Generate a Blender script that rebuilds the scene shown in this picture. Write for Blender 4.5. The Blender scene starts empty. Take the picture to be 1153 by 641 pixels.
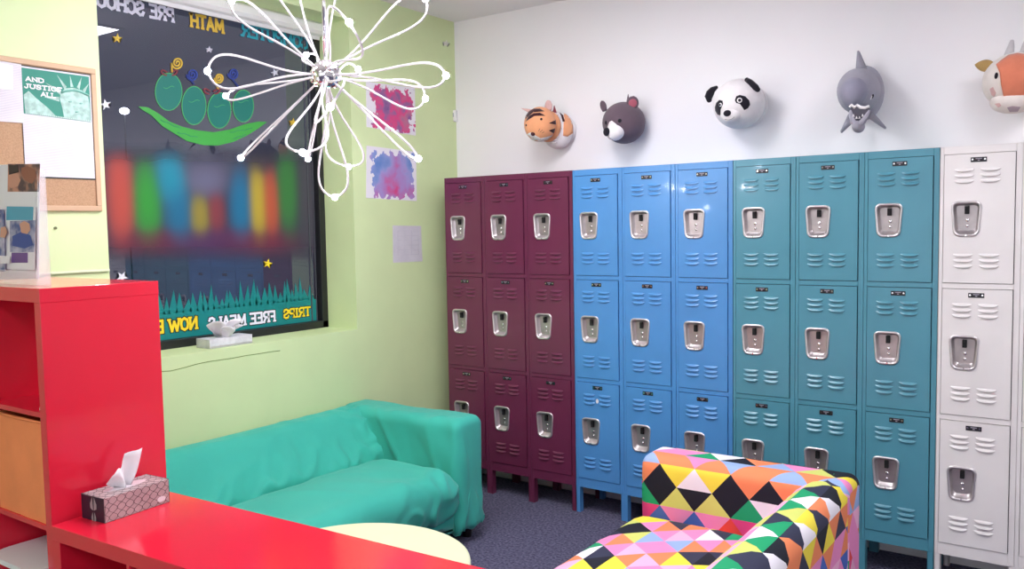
import bpy, bmesh, math, random
from mathutils import Vector, Matrix, noise
random.seed(7)
D = bpy.data; SC = bpy.context.scene; COL = SC.collection
PI = math.pi
# ------------------------------------------------------------------ survey camera (pixels of the 1153x641 photograph -> rays)
F = 953.44; CAM = Vector((3.341, -4.0347, 1.6043)); YAW, PITCH, ROLL = -0.6144, -0.0662, -0.0172
cy, sy, cp, sp = math.cos(YAW), math.sin(YAW), math.cos(PITCH), math.sin(PITCH)
fw = Vector((sy*cp, cy*cp, sp)); r0 = Vector((cy, -sy, 0)); u0 = r0.cross(fw)
rt = r0*math.cos(ROLL)+u0*math.sin(ROLL); up = -r0*math.sin(ROLL)+u0*math.cos(ROLL)
def ray(x, y): return rt*((x-576.5)/F) - up*((y-320.5)/F) + fw
def on(x, y, ax, v):
    d = ray(x, y); return CAM + d*((v-CAM[ax])/d[ax])
cam = D.cameras.new('camera'); co = D.objects.new('camera', cam); COL.objects.link(co)
cam.sensor_width = 36; cam.lens = F/1153*36; cam.clip_start = .02
M = Matrix((rt, up, -fw)).transposed().to_4x4(); M.translation = CAM; co.matrix_world = M
SC.camera = co
XL, YW, H = -.146, .31, 2.937          # green wall, white wall, ceiling
U = .3048; S = .968
# ------------------------------------------------------------------ materials
def lin(c):
    return tuple(((v/255)/12.92 if v/255 <= .04045 else ((v/255+.055)/1.055)**2.4) for v in c)+(1,)
def mat(name, col, rough=.6, metal=0, spec=.5, coat=0, noise_amt=0, scale=20, bump=0, bscale=60, emit=None, es=0, col2=None, detail=3, sheen=0):
    m = D.materials.new(name); m.use_nodes = True; nt = m.node_tree; b = nt.nodes['Principled BSDF']
    c = lin(col); b.inputs['Base Color'].default_value = c
    b.inputs['Roughness'].default_value = rough; b.inputs['Metallic'].default_value = metal
    b.inputs['Specular IOR Level'].default_value = spec; b.inputs['Coat Weight'].default_value = coat
    b.inputs['Coat Roughness'].default_value = .06
    if sheen: b.inputs['Sheen Weight'].default_value = sheen
    tc = nt.nodes.new('ShaderNodeTexCoord')
    if noise_amt or col2:
        n = nt.nodes.new('ShaderNodeTexNoise'); n.inputs['Scale'].default_value = scale; n.inputs['Detail'].default_value = detail
        nt.links.new(tc.outputs['Object'], n.inputs['Vector'])
        r = nt.nodes.new('ShaderNodeValToRGB'); e = r.color_ramp.elements
        c2 = lin(col2) if col2 else tuple(v*(1-noise_amt) for v in c[:3])+(1,)
        e[0].position = .35; e[0].color = c2; e[1].position = .65; e[1].color = c
        nt.links.new(n.outputs['Fac'], r.inputs['Fac']); nt.links.new(r.outputs['Color'], b.inputs['Base Color'])
    if bump:
        n = nt.nodes.new('ShaderNodeTexNoise'); n.inputs['Scale'].default_value = bscale; n.inputs['Detail'].default_value = 4
        nt.links.new(tc.outputs['Object'], n.inputs['Vector'])
        bp = nt.nodes.new('ShaderNodeBump'); bp.inputs['Strength'].default_value = bump; bp.inputs['Distance'].default_value = .01
        nt.links.new(n.outputs['Fac'], bp.inputs['Height']); nt.links.new(bp.outputs['Normal'], b.inputs['Normal'])
    if emit:
        b.inputs['Emission Color'].default_value = lin(emit); b.inputs['Emission Strength'].default_value = es
    return m
#LS
LS = dict(A=7.0, B=6.2, C=8.0, D=3.3, bulb=180, fill_es=.48)
m_green = mat('green_wall_paint', (212, 230, 174), .55, noise_amt=.05, scale=3, bump=.06, bscale=40)
m_white = mat('white_wall_paint', (241, 239, 240), .6, noise_amt=.02, scale=2)
m_ceil = mat('ceiling_paint', (232, 228, 231), .8, bump=.05, bscale=150)
m_carpet = mat('grey_carpet', (120, 117, 142), .95, col2=(78, 76, 98), scale=75, bump=.8, bscale=260, spec=.1)
m_black = mat('black_metal', (28, 30, 32), .4)
m_dark = mat('dark_gap', (14, 14, 16), .8)
m_red = mat('red_gloss_lacquer', (224, 34, 60), .16, coat=.18, spec=.45, noise_amt=.05, scale=1.5)
m_chrome = mat('chrome', (225, 222, 222), .12, 1)
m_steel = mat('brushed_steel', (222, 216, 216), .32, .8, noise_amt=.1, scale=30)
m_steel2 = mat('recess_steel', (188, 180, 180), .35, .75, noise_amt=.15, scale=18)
m_tube = mat('white_metal_tube', (190, 185, 188), .25, spec=.6)
m_paper = mat('white_paper', (232, 230, 233), .7)
m_cork = mat('cork', (186, 152, 118), .85, col2=(168, 134, 102), scale=180)
m_wood = mat('pale_wood_frame', (196, 164, 130), .5)
m_plastic = mat('white_plastic', (235, 235, 235), .35)
m_bulb = mat('lit_bulb', (255, 245, 240), .4, emit=(250, 246, 255), es=LS['bulb'])
m_panel = mat('lit_panel', (255, 255, 255), .4, emit=(250, 248, 255), es=9.5)
m_trim = mat('white_trim', (225, 225, 225), .5)
# ------------------------------------------------------------------ object helpers
def tag(o, label=None, cat=None, group=None, kind=None):
    if label: o['label'] = label
    if cat: o['category'] = cat
    if group: o['group'] = group
    if kind: o['kind'] = kind
    return o
def thing(name, label, cat, loc=(0, 0, 0), group=None):
    o = D.objects.new(name, None); COL.objects.link(o); o.location = loc; o.empty_display_size = .1
    return tag(o, label, cat, group)
ORIGIN = {}
def obj(name, bm, m, parent=None, smooth=False, recalc=True, at=None):
    """link a bmesh given in WORLD coordinates; parent chain origins are subtracted"""
    if recalc: bmesh.ops.recalc_face_normals(bm, faces=bm.faces)
    me = D.meshes.new(name); 
    o = D.objects.new(name, me); COL.objects.link(o)
    off = Vector((0, 0, 0)); p = parent
    while p is not None: off += p.location; p = p.parent
    if at is not None: o.location = Vector(at)-off; off = Vector(at)
    bmesh.ops.translate(bm, verts=bm.verts, vec=-off)
    bm.to_mesh(me); bm.free()
    for mm in (m if isinstance(m, (list, tuple)) else [m]): me.materials.append(mm)
    if smooth:
        for f in me.polygons: f.use_smooth = True
    if parent: o.parent = parent
    return o
def B(): return bmesh.new()
def box(bm, x0, x1, y0, y1, z0, z1, bev=0, mi=0, seg=2):
    vs = [bm.verts.new((x, y, z)) for x in (x0, x1) for y in (y0, y1) for z in (z0, z1)]
    q = ((0, 1, 3, 2), (4, 6, 7, 5), (0, 4, 5, 1), (2, 3, 7, 6), (0, 2, 6, 4), (1, 5, 7, 3))
    fs = [bm.faces.new([vs[i] for i in k]) for k in q]
    for f in fs: f.material_index = mi
    if bev:
        bmesh.ops.recalc_face_normals(bm, faces=fs)
        es = list({e for f in fs for e in f.edges})
        r = bmesh.ops.bevel(bm, geom=es, offset=bev, segments=seg, affect='EDGES', profile=.5, clamp_overlap=True)
        for f in r['faces']: f.material_index = mi
    return vs
def rot(bm, vs, c, ang, ax='Z'):
    bmesh.ops.rotate(bm, verts=[v for v in vs if v.is_valid], cent=c, matrix=Matrix.Rotation(ang, 3, ax))
def tube(bm, pts, r, n=8, closed=False, cap=True, mi=0):
    pts = [Vector(p) for p in pts]; N = len(pts); rings = []
    t0 = (pts[1]-pts[0]).normalized(); nn = t0.orthogonal().normalized()
    for i, p in enumerate(pts):
        a = pts[(i-1) % N] if (closed or i) else p; b = pts[(i+1) % N] if (closed or i < N-1) else p
        t = (b-a).normalized(); nn = (nn-t*nn.dot(t)).normalized(); bb = t.cross(nn)
        rr = r[i] if isinstance(r, (list, tuple)) else r
        rings.append([bm.verts.new(p+nn*math.cos(2*PI*k/n)*rr+bb*math.sin(2*PI*k/n)*rr) for k in range(n)])
    for i in range(N if closed else N-1):
        A, C = rings[i], rings[(i+1) % N]
        for k in range(n):
            f = bm.faces.new((A[k], A[(k+1) % n], C[(k+1) % n], C[k])); f.material_index = mi; f.smooth = True
    if cap and not closed: bm.faces.new(rings[0][::-1]).material_index = mi; bm.faces.new(rings[-1]).material_index = mi
def cyl(bm, p, q, r, n=24, r2=None, mi=0): tube(bm, [p, q], [r, r if r2 is None else r2], n, mi=mi)
def ball(bm, c, rad, R=None, nu=28, nv=18, fn=None, mi=0):
    """ellipsoid; rad=(a,b,c); R 3x3 rotation; fn reshapes the unit direction"""
    c = Vector(c); rad = Vector(rad) if hasattr(rad, '__len__') else Vector((rad,)*3); R = R or Matrix.Identity(3)
    rows = []
    for j in range(nv+1):
        th = PI*j/nv; row = []
        for i in range(nu):
            ph = 2*PI*i/nu; d = Vector((math.sin(th)*math.cos(ph), math.sin(th)*math.sin(ph), math.cos(th)))
            v = Vector((d.x*rad.x, d.y*rad.y, d.z*rad.z))
            if fn: v = fn(v, d)
            if j in (0, nv) and i: row.append(row[0])
            else: row.append(bm.verts.new(c+R@v))
        rows.append(row)
    for j in range(nv):
        for i in range(nu):
            a, b, c2, d = rows[j][i], rows[j][(i+1) % nu], rows[j+1][(i+1) % nu], rows[j+1][i]
            l = []
            for v in (a, b, c2, d):
                if v not in l: l.append(v)
            if len(l) > 2: f = bm.faces.new(l); f.material_index = mi; f.smooth = True
def prism(bm, poly, off, mi=0):
    """poly: list of 3D points; off: thickness vector"""
    a = [bm.verts.new(p) for p in poly]; b = [bm.verts.new(Vector(p)+Vector(off)) for p in poly]; n = len(a)
    f1 = bm.faces.new(a); f2 = bm.faces.new(b[::-1]); f1.material_index = mi; f2.material_index = mi
    for i in range(n): bm.faces.new((a[i], b[i], b[(i+1) % n], a[(i+1) % n])).material_index = mi
    if n > 4: bmesh.ops.triangulate(bm, faces=[f1, f2])
def struct(name, bm, m, **k): return tag(obj(name, bm, m, **k), kind='structure')
# ------------------------------------------------------------------ room
XR, YB = 6.6, -7.6
WY0, WY1, WZ0, WZ1, G = -2.072, -.627, 1.047, 2.782, -.415     # window opening, glass plane
b = B(); box(b, XL-.6, XR+.1, YB-.1, YW+.1, -.1, 0); struct('floor', b, m_carpet)
b = B(); box(b, XL-.6, XR+.1, YB-.1, YW+.1, H, H+.1); struct('ceiling', b, m_ceil)
b = B()
T = XL-.34
box(b, T, XL, YB-.1, WY0, 0, H); box(b, T, XL, WY1, YW+.1, 0, H)
box(b, T, XL, WY0, WY1, 0, WZ0); box(b, T, XL, WY0, WY1, WZ1, H)
struct('wall_left', b, m_green)
b = B(); box(b, XL, XR+.1, YW, YW+.1, 0, H); struct('wall_back', b, m_white)
b = B(); box(b, XR, XR+.1, YB-.1, YW, 0, H); struct('wall_right', b, m_white)
b = B(); box(b, XL, XR, YB-.1, YB, 0, H); struct('wall_front', b, m_white)
# rounded hand-plastered sill lip with a hairline crack
b = B(); c0 = [on(180+x/4.804, 330+y/4.804, 0, XL+.001) for x, y in ((0, 425), (60, 422), (130, 405), (200, 385), (260, 372), (330, 362), (400, 352), (470, 338), (530, 330), (600, 318), (650, 312))]
tube(b, c0, .0016, 5); struct('trim_1', b, mat('crack', (120, 150, 80), .9))
b = B(); p0 = on(57, 308, 0, XL); p1 = on(122, 305, 0, XL); box(b, XL, XL+.012, p0.y-.3, WY0-.004, p0.z-.004, p0.z+.006, .002); struct('trim_2', b, mat('pale_ledge', (225, 235, 195), .4))
# ------------------------------------------------------------------ window
b = B(); fr = .055
box(b, G-.03, G+.035, WY0, WY1, WZ0, WZ0+fr*.75, .003); box(b, G-.03, G+.035, WY0, WY1, WZ1-.07, WZ1, .003)
box(b, G-.03, G+.035, WY1-fr*.8, WY1, WZ0, WZ1, .003); box(b, G-.03, G+.035, WY0, WY0+fr, WZ0, WZ1, .003)
wf = tag(obj('window_1', b, m_black), kind='structure')
gm = D.materials.new('window_glass'); gm.use_nodes = True; nt = gm.node_tree; nt.nodes.clear()
o_ = nt.nodes.new('ShaderNodeOutputMaterial'); mx = nt.nodes.new('ShaderNodeMixShader'); tr = nt.nodes.new('ShaderNodeBsdfTransparent'); gl = nt.nodes.new('ShaderNodeBsdfGlossy')
fz = nt.nodes.new('ShaderNodeFresnel'); fz.inputs['IOR'].default_value = 2.1; gl.inputs['Roughness'].default_value = .01
gl.inputs['Color'].default_value = (.9, .92, 1, 1); tr.inputs['Color'].default_value = (.7, .72, .78, 1)
ge = nt.nodes.new('ShaderNodeNewGeometry'); mb_ = nt.nodes.new('ShaderNodeMath'); mb_.operation = 'SUBTRACT'; mb_.inputs[0].default_value = 1; nt.links.new(ge.outputs['Backfacing'], mb_.inputs[1])
mm_ = nt.nodes.new('ShaderNodeMath'); mm_.operation = 'MULTIPLY'; nt.links.new(fz.outputs[0], mm_.inputs[0]); nt.links.new(mb_.outputs[0], mm_.inputs[1])
nt.links.new(mm_.outputs[0], mx.inputs[0]); nt.links.new(tr.outputs[0], mx.inputs[1]); nt.links.new(gl.outputs[0], mx.inputs[2]); nt.links.new(mx.outputs[0], o_.inputs[0])
b = B(); box(b, G-.008, G, WY0+.02, WY1-.02, WZ0+.02, WZ1-.02); obj('pane', b, gm, wf)
b = B()
for px in (353.5, 348): 
    y = on(px, 250, 0, G+.004).y; box(b, G, G+.006, y-.004, y+.003, WZ0+.04, WZ1-.07)
obj('mullion', b, mat('mullion_grey', (70, 72, 80), .3), wf)
# the dark street outside under the night sky glow
b = B(); box(b, -14, XL-.35, -14, 16, -.2, -.1); struct('ground_outside', b, mat('night_asphalt', (70, 70, 80), .9))
lp = on(140, 125, 0, -6.76); b = B(); ball(b, lp, (.055, .055, .04))  # lit globe and post, added for a bright spot in the glass
t = thing('glow_spot', 'small lit globe added beyond the dark window glass, left of the peas', 'lamp', (lp.x, lp.y, -.1))
obj('lit_globe', b, mat('globe_glow', (255, 255, 255), .4, emit=(255, 255, 255), es=14), t, True)
b = B(); cyl(b, (lp.x, lp.y, -.1), lp-Vector((0, 0, .045)), .012, 12, .008); obj('post', b, mat('post_grey', (30, 31, 36), .8), t)
# roller blind
bt = B(); zb = on(359, 41, 0, G+.06).z
z1 = WZ1-.001
prof = [(0, 0), (.05, .004), (.066, .02), (.066, z1-zb-.012), (.055, z1-zb), (0, z1-zb)]
prism(bt, [Vector((G+.038+x, WY0+.004, zb+z)) for x, z in prof], (0, WY1-WY0-.012, 0))
t = thing('roller_blind', 'white roller blind cassette across the top of the window', 'blind', (G+.05, (WY0+WY1)/2, WZ1))
obj('cassette', bt, m_plastic, t)
bt = B(); box(bt, G+.048, G+.058, WY0+.02, WY1-.02, zb-.02, zb+.001, .002); obj('bottom_rail', bt, m_trim, t)
# ------------------------------------------------------------------ block lettering
GL = {
'A': (.9, [[(.1, 0), (.45, 1), (.8, 0)], [(.2, .33), (.7, .33)]], []),
'C': (.85, [[(.78, .72), (.68, .93), (.4, 1), (.14, .82), (.1, .5), (.14, .18), (.4, 0), (.68, .07), (.78, .28)]], []),
'D': (.85, [[(.12, 0), (.12, 1), (.45, 1), (.74, .8), (.76, .5), (.74, .2), (.45, 0), (.12, 0)]], []),
'E': (.8, [[(.72, 1), (.14, 1), (.14, 0), (.72, 0)], [(.14, .5), (.55, .5)]], []),
'F': (.75, [[(.7, 1), (.14, 1), (.14, 0)], [(.14, .5), (.55, .5)]], [(.14, 0)]),
'H': (.95, [[(.14, 0), (.14, 1)], [(.8, 0), (.8, 1)], [(.14, .5), (.8, .5)]], [(.14, 0), (.14, 1), (.8, 0), (.8, 1)]),
'I': (.45, [[(.22, 0), (.22, 1)]], [(.22, 0), (.22, 1)]),
'J': (.7, [[(.5, 1), (.5, .25), (.35, 0), (.15, .05), (.08, .25)]], [(.5, 1)]),
'L': (.75, [[(.14, 1), (.14, 0), (.7, 0)]], [(.14, 1)]),
'M': (1.1, [[(.12, 0), (.16, 1), (.52, .25), (.88, 1), (.94, 0)]], [(.12, 0), (.94, 0)]),
'N': (.95, [[(.14, 0), (.14, 1), (.8, 0), (.8, 1)]], [(.14, 0), (.8, 1)]),
'O': (.9, [[(.45, 0), (.16, .15), (.1, .5), (.16, .85), (.45, 1), (.74, .85), (.8, .5), (.74, .15), (.45, 0)]], []),
'P': (.8, [[(.14, 0), (.14, 1), (.55, 1), (.72, .88), (.72, .6), (.55, .46), (.14, .46)]], [(.14, 0)]),
'R': (.88, [[(.14, 0), (.14, 1), (.55, 1), (.72, .88), (.72, .62), (.55, .48), (.14, .48)], [(.45, .48), (.76, 0)]], [(.14, 0), (.78, 0)]),
'S': (.8, [[(.68, .76), (.6, .96), (.35, 1), (.13, .86), (.15, .62), (.4, .5), (.66, .38), (.68, .14), (.45, 0), (.2, .03), (.1, .24)]], []),
'T': (.85, [[(.08, 1), (.77, 1)], [(.43, 1), (.43, 0)]], [(.43, 0)]),
'U': (.9, [[(.14, 1), (.14, .25), (.3, .02), (.6, .02), (.76, .25), (.76, 1)]], [(.14, 1), (.76, 1)]),
'W': (1.2, [[(.08, 1), (.34, 0), (.6, .8), (.86, 0), (1.12, 1)]], [(.08, 1), (1.12, 1)]),
' ': (.45, [], [])}
def lettering(bm, text, org, ax, ht, width, depth, th=.2, nrm=(1, 0, 0), grow=0, mi=0):
    """org: start of baseline, ax: unit vector the text runs along; scaled to fill width"""
    org, ax, nrm = Vector(org), Vector(ax), Vector(nrm); tot = sum(GL[c][0] for c in text)
    sx = width/tot; x = 0; upv = Vector((0, 0, 1))
    def P(px, py): return org+ax*(px*sx)+upv*(py*ht)
    layer = 0
    for ch in text:
        w, lines, ser = GL[ch]
        hw = th/2+grow
        for l in lines:
            for (ax0, ay0), (bx, by) in zip(l, l[1:]):
                a = Vector((ax0*sx, ay0*ht*(1-th)+th*ht/2)); c = Vector((bx*sx, by*ht*(1-th)+th*ht/2))
                d = (c-a).normalized(); e = Vector((-d.y, d.x)); k = hw*ht
                a2 = a-d*k*.75; c2 = c+d*k*.75
                q = [a2+e*k, a2-e*k, c2-e*k, c2+e*k]
                prism(bm, [org+ax*(x+v.x)+upv*v.y+nrm*(depth+.00002*(layer % 5)) for v in q], -nrm*.0008, mi); layer += 1
        for (sx0, sy0) in ser:
            c = Vector((sx0*sx, sy0*ht*(1-th)+th*ht/2)); k = (th*.5+grow)*ht; ww = .2*sx+grow*ht
            q = [c+Vector((-ww, -k*.75)), c+Vector((ww, -k*.75)), c+Vector((ww, k*.75)), c+Vector((-ww, k*.75))]
            prism(bm, [org+ax*(x+v.x)+upv*v.y+nrm*(depth+.00002*(layer % 5)) for v in q], -nrm*.0008, mi); layer += 1
        x += w*sx
m_lw = mat('decal_white', (205, 205, 220), .5); m_ly = mat('decal_yellow', (214, 180, 62), .5); m_lt = mat('decal_teal', (44, 160, 176), .5); m_lb = mat('decal_black', (16, 18, 26), .6)
m_lw2 = mat('decal_bright_white', (235, 235, 245), .5); m_ly2 = mat('decal_bright_yellow', (245, 215, 40), .5)
def wword(text, px0, py0, px1, ht, m, label, outline=False, th=.19, dep=.0045):
    a = on(px0, py0, 0, G); c = on(px1, py0, 0, G)
    b = B(); lettering(b, text, (G, a.y, a.z), (0, -1, 0), ht, a.y-c.y, dep, th)
    o = tag(obj('word_decal', b, m), label, 'window lettering')
    if outline:
        b = B(); lettering(b, text, (G, a.y, a.z), (0, -1, 0), ht, a.y-c.y, dep-.0012, th, grow=.07)
        obj('outline', b, m_lb, o)
    return o
a = on(195, 27, 0, G)
wword('PRE SCHOOL', 196, 26.5, 99, .072, m_lw, 'pale PRE SCHOOL lettering, mirrored, along the window top left')
wword('MATH', 252, 39, 214, .075, m_ly, 'yellow MATH lettering, mirrored, at the window top')
wword('COMPUTER', 347, 57, 272, .075, m_lt, 'teal COMPUTER lettering, mirrored, right of the yellow word at the window top')
# teal grass strip
b = B(); yA, yB = WY0+.05, WY1-.055; zb0 = WZ0+.043; y = yA; random.seed(3); base = 1.215
prism(b, [Vector((G+.002, yA, zb0)), Vector((G+.002, yB, zb0)), Vector((G+.002, yB, base)), Vector((G+.002, yA, base))], (.0008, 0, 0))
while y < yB-.03:
    w = random.uniform(.026, .05); hgt = random.choice((.05, .08, .11, .14, .09))*random.uniform(.8, 1.15)+.012
    lean = random.uniform(-.3, .3)
    prism(b, [Vector((G+.002, y-.004, base)), Vector((G+.002, min(y+w+.004, yB), base)), Vector((G+.002, min(y+w*(.5+lean), yB), base+hgt))], (.0008, 0, 0))
    y += w*.9
tag(obj('grass_decal', b, mat('decal_grass', (8, 128, 126), .5)), 'teal jagged grass strip stuck along the bottom of the window', 'window sticker')
wword('TRIPS', 349.5, 356, 318.5, .058, m_ly2, 'yellow TRIPS lettering, mirrored, at the right end of the teal grass strip', True)
wword('FREE MEALS', 310, 362.5, 234, .066, m_lw2, 'white FREE MEALS lettering, mirrored, on the teal grass strip', True)
wword('NOW ENROLL', 222.5, 371, 124, .07, m_ly2, 'yellow NOW lettering, mirrored, on the teal grass strip beside the red shelf', True)
# peas in a pod
m_pea = mat('decal_pea', (18, 112, 100), .5); m_pod = mat('decal_pod', (60, 160, 64), .5); m_leaf = mat('decal_leaf_line', (20, 130, 90), .5); m_rim = mat('decal_pea_rim', (75, 170, 90), .5)
t = thing('pea_pod_decal', 'four green peas with curly antennae in a green pod, stuck on the window', 'window sticker', on(225, 140, 0, G))
def gp(x, y, d): 
    p = on(x, y, 0, G); p.x = G+d; return p
def ell(cx, cy_, rx, ry, d, n=28): return [gp(cx+rx*math.cos(2*PI*i/n), cy_+ry*math.sin(2*PI*i/n), d) for i in range(n)]
for cx, c_y, rx, ry in ((189.5, 103.5, 15.5, 21.5), (218, 119, 14, 22), (246.5, 124.5, 13.5, 20.5), (273.5, 119.5, 12, 18.5)):
    b = B(); prism(b, ell(cx, c_y, rx, ry, .0025), (.0006, 0, 0)); p = obj('pea', b, m_rim, t)
    b = B(); prism(b, ell(cx, c_y, rx-.9, ry-1, .0032), (.0006, 0, 0)); obj('pea_body', b, m_pea, p)
    b = B(); tube(b, [gp(cx-6+i*2, c_y-5+1.4*math.sin(i), .0042) for i in range(7)], .0012, 5); obj('smile', b, m_rim, p)
pod = [(155, 120), (166, 121), (178, 128), (190, 137), (205, 143), (222, 147), (240, 149), (258, 146), (275, 140), (290, 137), (300, 137.5), (290, 145), (277, 153), (262, 160), (245, 164), (228, 163.5), (210, 159), (195, 150), (182, 142), (170, 130), (160, 124)]
b = B(); prism(b, [gp(x, y, .0042) for x, y in pod], (.0008, 0, 0)); pd = obj('pod', b, m_pod, t)
for (x0, y0, x1, y1) in ((180, 135, 203, 145), (199, 149, 222, 155), (258, 149, 283, 145), (262, 156, 276, 152)):
    b = B(); tube(b, [gp(x0+(x1-x0)*k/6, y0+(y1-y0)*k/6+.8*math.sin(k*2), .0052) for k in range(7)], .002, 5); obj('leaf_line', b, m_leaf, pd)
def spiral(cx, c_y, r, tx, ty, m, nm='antenna'):
    b = B(); P = [gp(tx, ty, .005)]
    for i in range(40):
        a = PI+i*.34; rr = r*(1-i/44); P.append(gp(cx+rr*math.cos(a), c_y-rr*math.sin(a)*1.1, .005))
    tube(b, P, .0045, 5); obj(nm, b, m, t)
spiral(199, 71, 6.5, 193, 82, m_ly); spiral(246, 88, 5.5, 245, 101, m_ly)
m_blue = mat('decal_blue', (44, 66, 150), .5); m_redd = mat('decal_red', (140, 50, 60), .5)
spiral(216, 84, 6.5, 218, 95, m_blue); spiral(262, 83, 6, 268, 98, m_blue)
for cx, c_y in ((190, 82), (238, 103)):
    b = B()
    for s in (-1, 1): tube(b, [gp(cx+s*(2+7*math.sin(i*.5)), c_y-3*math.sin(i*.8), .0046) for i in range(7)], .004, 5)
    obj('bow', b, m_redd, t)
def star(name, pts2, mk, m, label, r, rot0=0, group=None):
    b = B(); P = [mk(pts2[0]+r*(1 if i % 2 == 0 else .4)*math.sin(rot0+PI*i/5), pts2[1]-r*(1 if i % 2 == 0 else .4)*math.cos(rot0+PI*i/5)) for i in range(10)]
    prism(b, P, (.0008, 0, 0)); return tag(obj(name, b, m), label, 'star sticker', group)
gw = lambda x, y: gp(x, y, .0032)
SG = 'star stickers on the window'
star('star_decal', (131.5, 43.5), gw, m_ly, 'yellow star on the window under the mirrored PRE SCHOOL lettering', 6, .1, SG)
star('star_decal', (118.5, 118), gw, m_lw2, 'white star at the left edge of the window, level with the pea pod', 6.5, -.2, SG)
star('star_decal', (235, 56), gw, m_lw, 'small white star on the window below the yellow MATH lettering', 4.2, .1, SG)
star('star_decal', (309, 82), gw, m_lw, 'small white star on the window behind the chandelier', 5, -.3, SG)
star('star_decal', (329.5, 138), gw, m_ly, 'yellow star on the window right of the pea pod, lower right of the chandelier arms', 5.2, .1, SG)
star('star_decal', (301, 297), gw, m_ly2, 'yellow star above the teal grass near the window lower right', 5.5, .2, SG)
star('star_decal', (137, 312), gw, m_lw2, 'white star just above the top of the red shelf', 7, .5, SG)
# multicoloured sign in the middle of the window
b = B(); cl = b.loops.layers.float_color.new('paint'); NX, NZ = 110, 50; grid = []
base_c = lin((62, 60, 74))
blobs = [(132, 222, 10, 42, (205, 84, 66)), (158, 228, 11, 34, (52, 162, 52)), (184, 195, 13, 26, (25, 150, 175)), (190, 240, 12, 26, (24, 112, 148)), (213, 243, 9, 18, (155, 142, 48)), (232, 240, 8, 18, (140, 62, 66)), (222, 180, 30, 14, (78, 78, 92)),
         (222, 198, 20, 18, (112, 112, 138)), (262, 232, 11, 32, (24, 118, 156)), (284, 230, 9, 32, (200, 176, 48)), (300, 230, 9, 30, (200, 92, 56)), (323, 213, 12, 36, (58, 132, 56)), (292, 180, 14, 12, (60, 56, 66)), (160, 275, 30, 14, (105, 40, 62)), (225, 275, 40, 14, (82, 50, 90)), (280, 275, 40, 14, (110, 42, 66)), (352, 215, 12, 50, (78, 76, 82))]
bl = [(x, y, sx, sy_, lin(c)) for x, y, sx, sy_, c in blobs]
def sm(a, c, x):
    k = min(1, max(0, (x-a)/(c-a))); return k*k*(3-2*k)
cols = {}
ya, yb = on(113, 230, 0, G).y, WY1-.05
for i in range(NX+1):
    r_ = []
    for j in range(NZ+1):
        px = 113+(352-113)*i/NX; py = 160+(300-160)*j/NZ
        y = WY0+.01+(WY1-.05-WY0-.01)*i/NX; px = 113+(y-ya)/(yb-ya)*(361-113)
        p = on(px, py, 0, G); v = b.verts.new((G+.0015, y, p.z)); r_.append(v)
        wsum = .42; c = [base_c[k]*.42 for k in range(3)]
        for x, y0, sx, sy_, cc in bl:
            w = 1.6*math.exp(-((px-x)/sx/.9)**2-(abs(py-y0)/sy_)**2.4); wsum += w
            for k in range(3): c[k] += cc[k]*w
        al = sm(160, 190, py)*(1-sm(272, 300, py))*.92
        cols[v] = tuple(v_/wsum for v_ in c)+(al,)
    grid.append(r_)
for i in range(NX):
    for j in range(NZ):
        f = b.faces.new((grid[i][j], grid[i+1][j], grid[i+1][j+1], grid[i][j+1]))
        for l in f.loops: l[cl] = cols[l.vert]
ms = D.materials.new('multicolour_sign'); ms.use_nodes = True; nt = ms.node_tree; bs = nt.nodes['Principled BSDF']
at = nt.nodes.new('ShaderNodeAttribute'); at.attribute_name = 'paint'; bs.inputs['Roughness'].default_value = .5; bs.inputs['Specular IOR Level'].default_value = .2
nt.links.new(at.outputs['Color'], bs.inputs['Base Color']); nt.links.new(at.outputs['Alpha'], bs.inputs['Alpha'])
tag(obj('window_sign', b, ms), 'wide soft-edged rainbow coloured sign across the middle of the window', 'sign')
# ------------------------------------------------------------------ things on the green wall
X1 = XL+.001
def gq(x, y, d=0): p = on(x, y, 0, XL); p.x = XL+d; return p
# noticeboard
b0, b1, z0, z1 = -3.0, -2.098, 1.706, 2.297
t = thing('noticeboard', 'cork noticeboard in a pale wood frame on the green wall, left of the window', 'noticeboard', (XL, (b0+b1)/2, z0))
b = B(); box(b, XL, XL+.010, b0+.01, b1-.01, z0+.01, z1-.01); obj('cork_panel', b, m_cork, t)
b = B(); w = .022
box(b, XL, XL+.018, b0, b1, z0, z0+w, .003); box(b, XL, XL+.018, b0, b1, z1-w, z1, .003); box(b, XL, XL+.018, b0, b0+w, z0+w, z1-w, .003); box(b, XL, XL+.018, b1-w, b1, z0+w, z1-w, .003)
obj('frame', b, m_wood, t)
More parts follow.
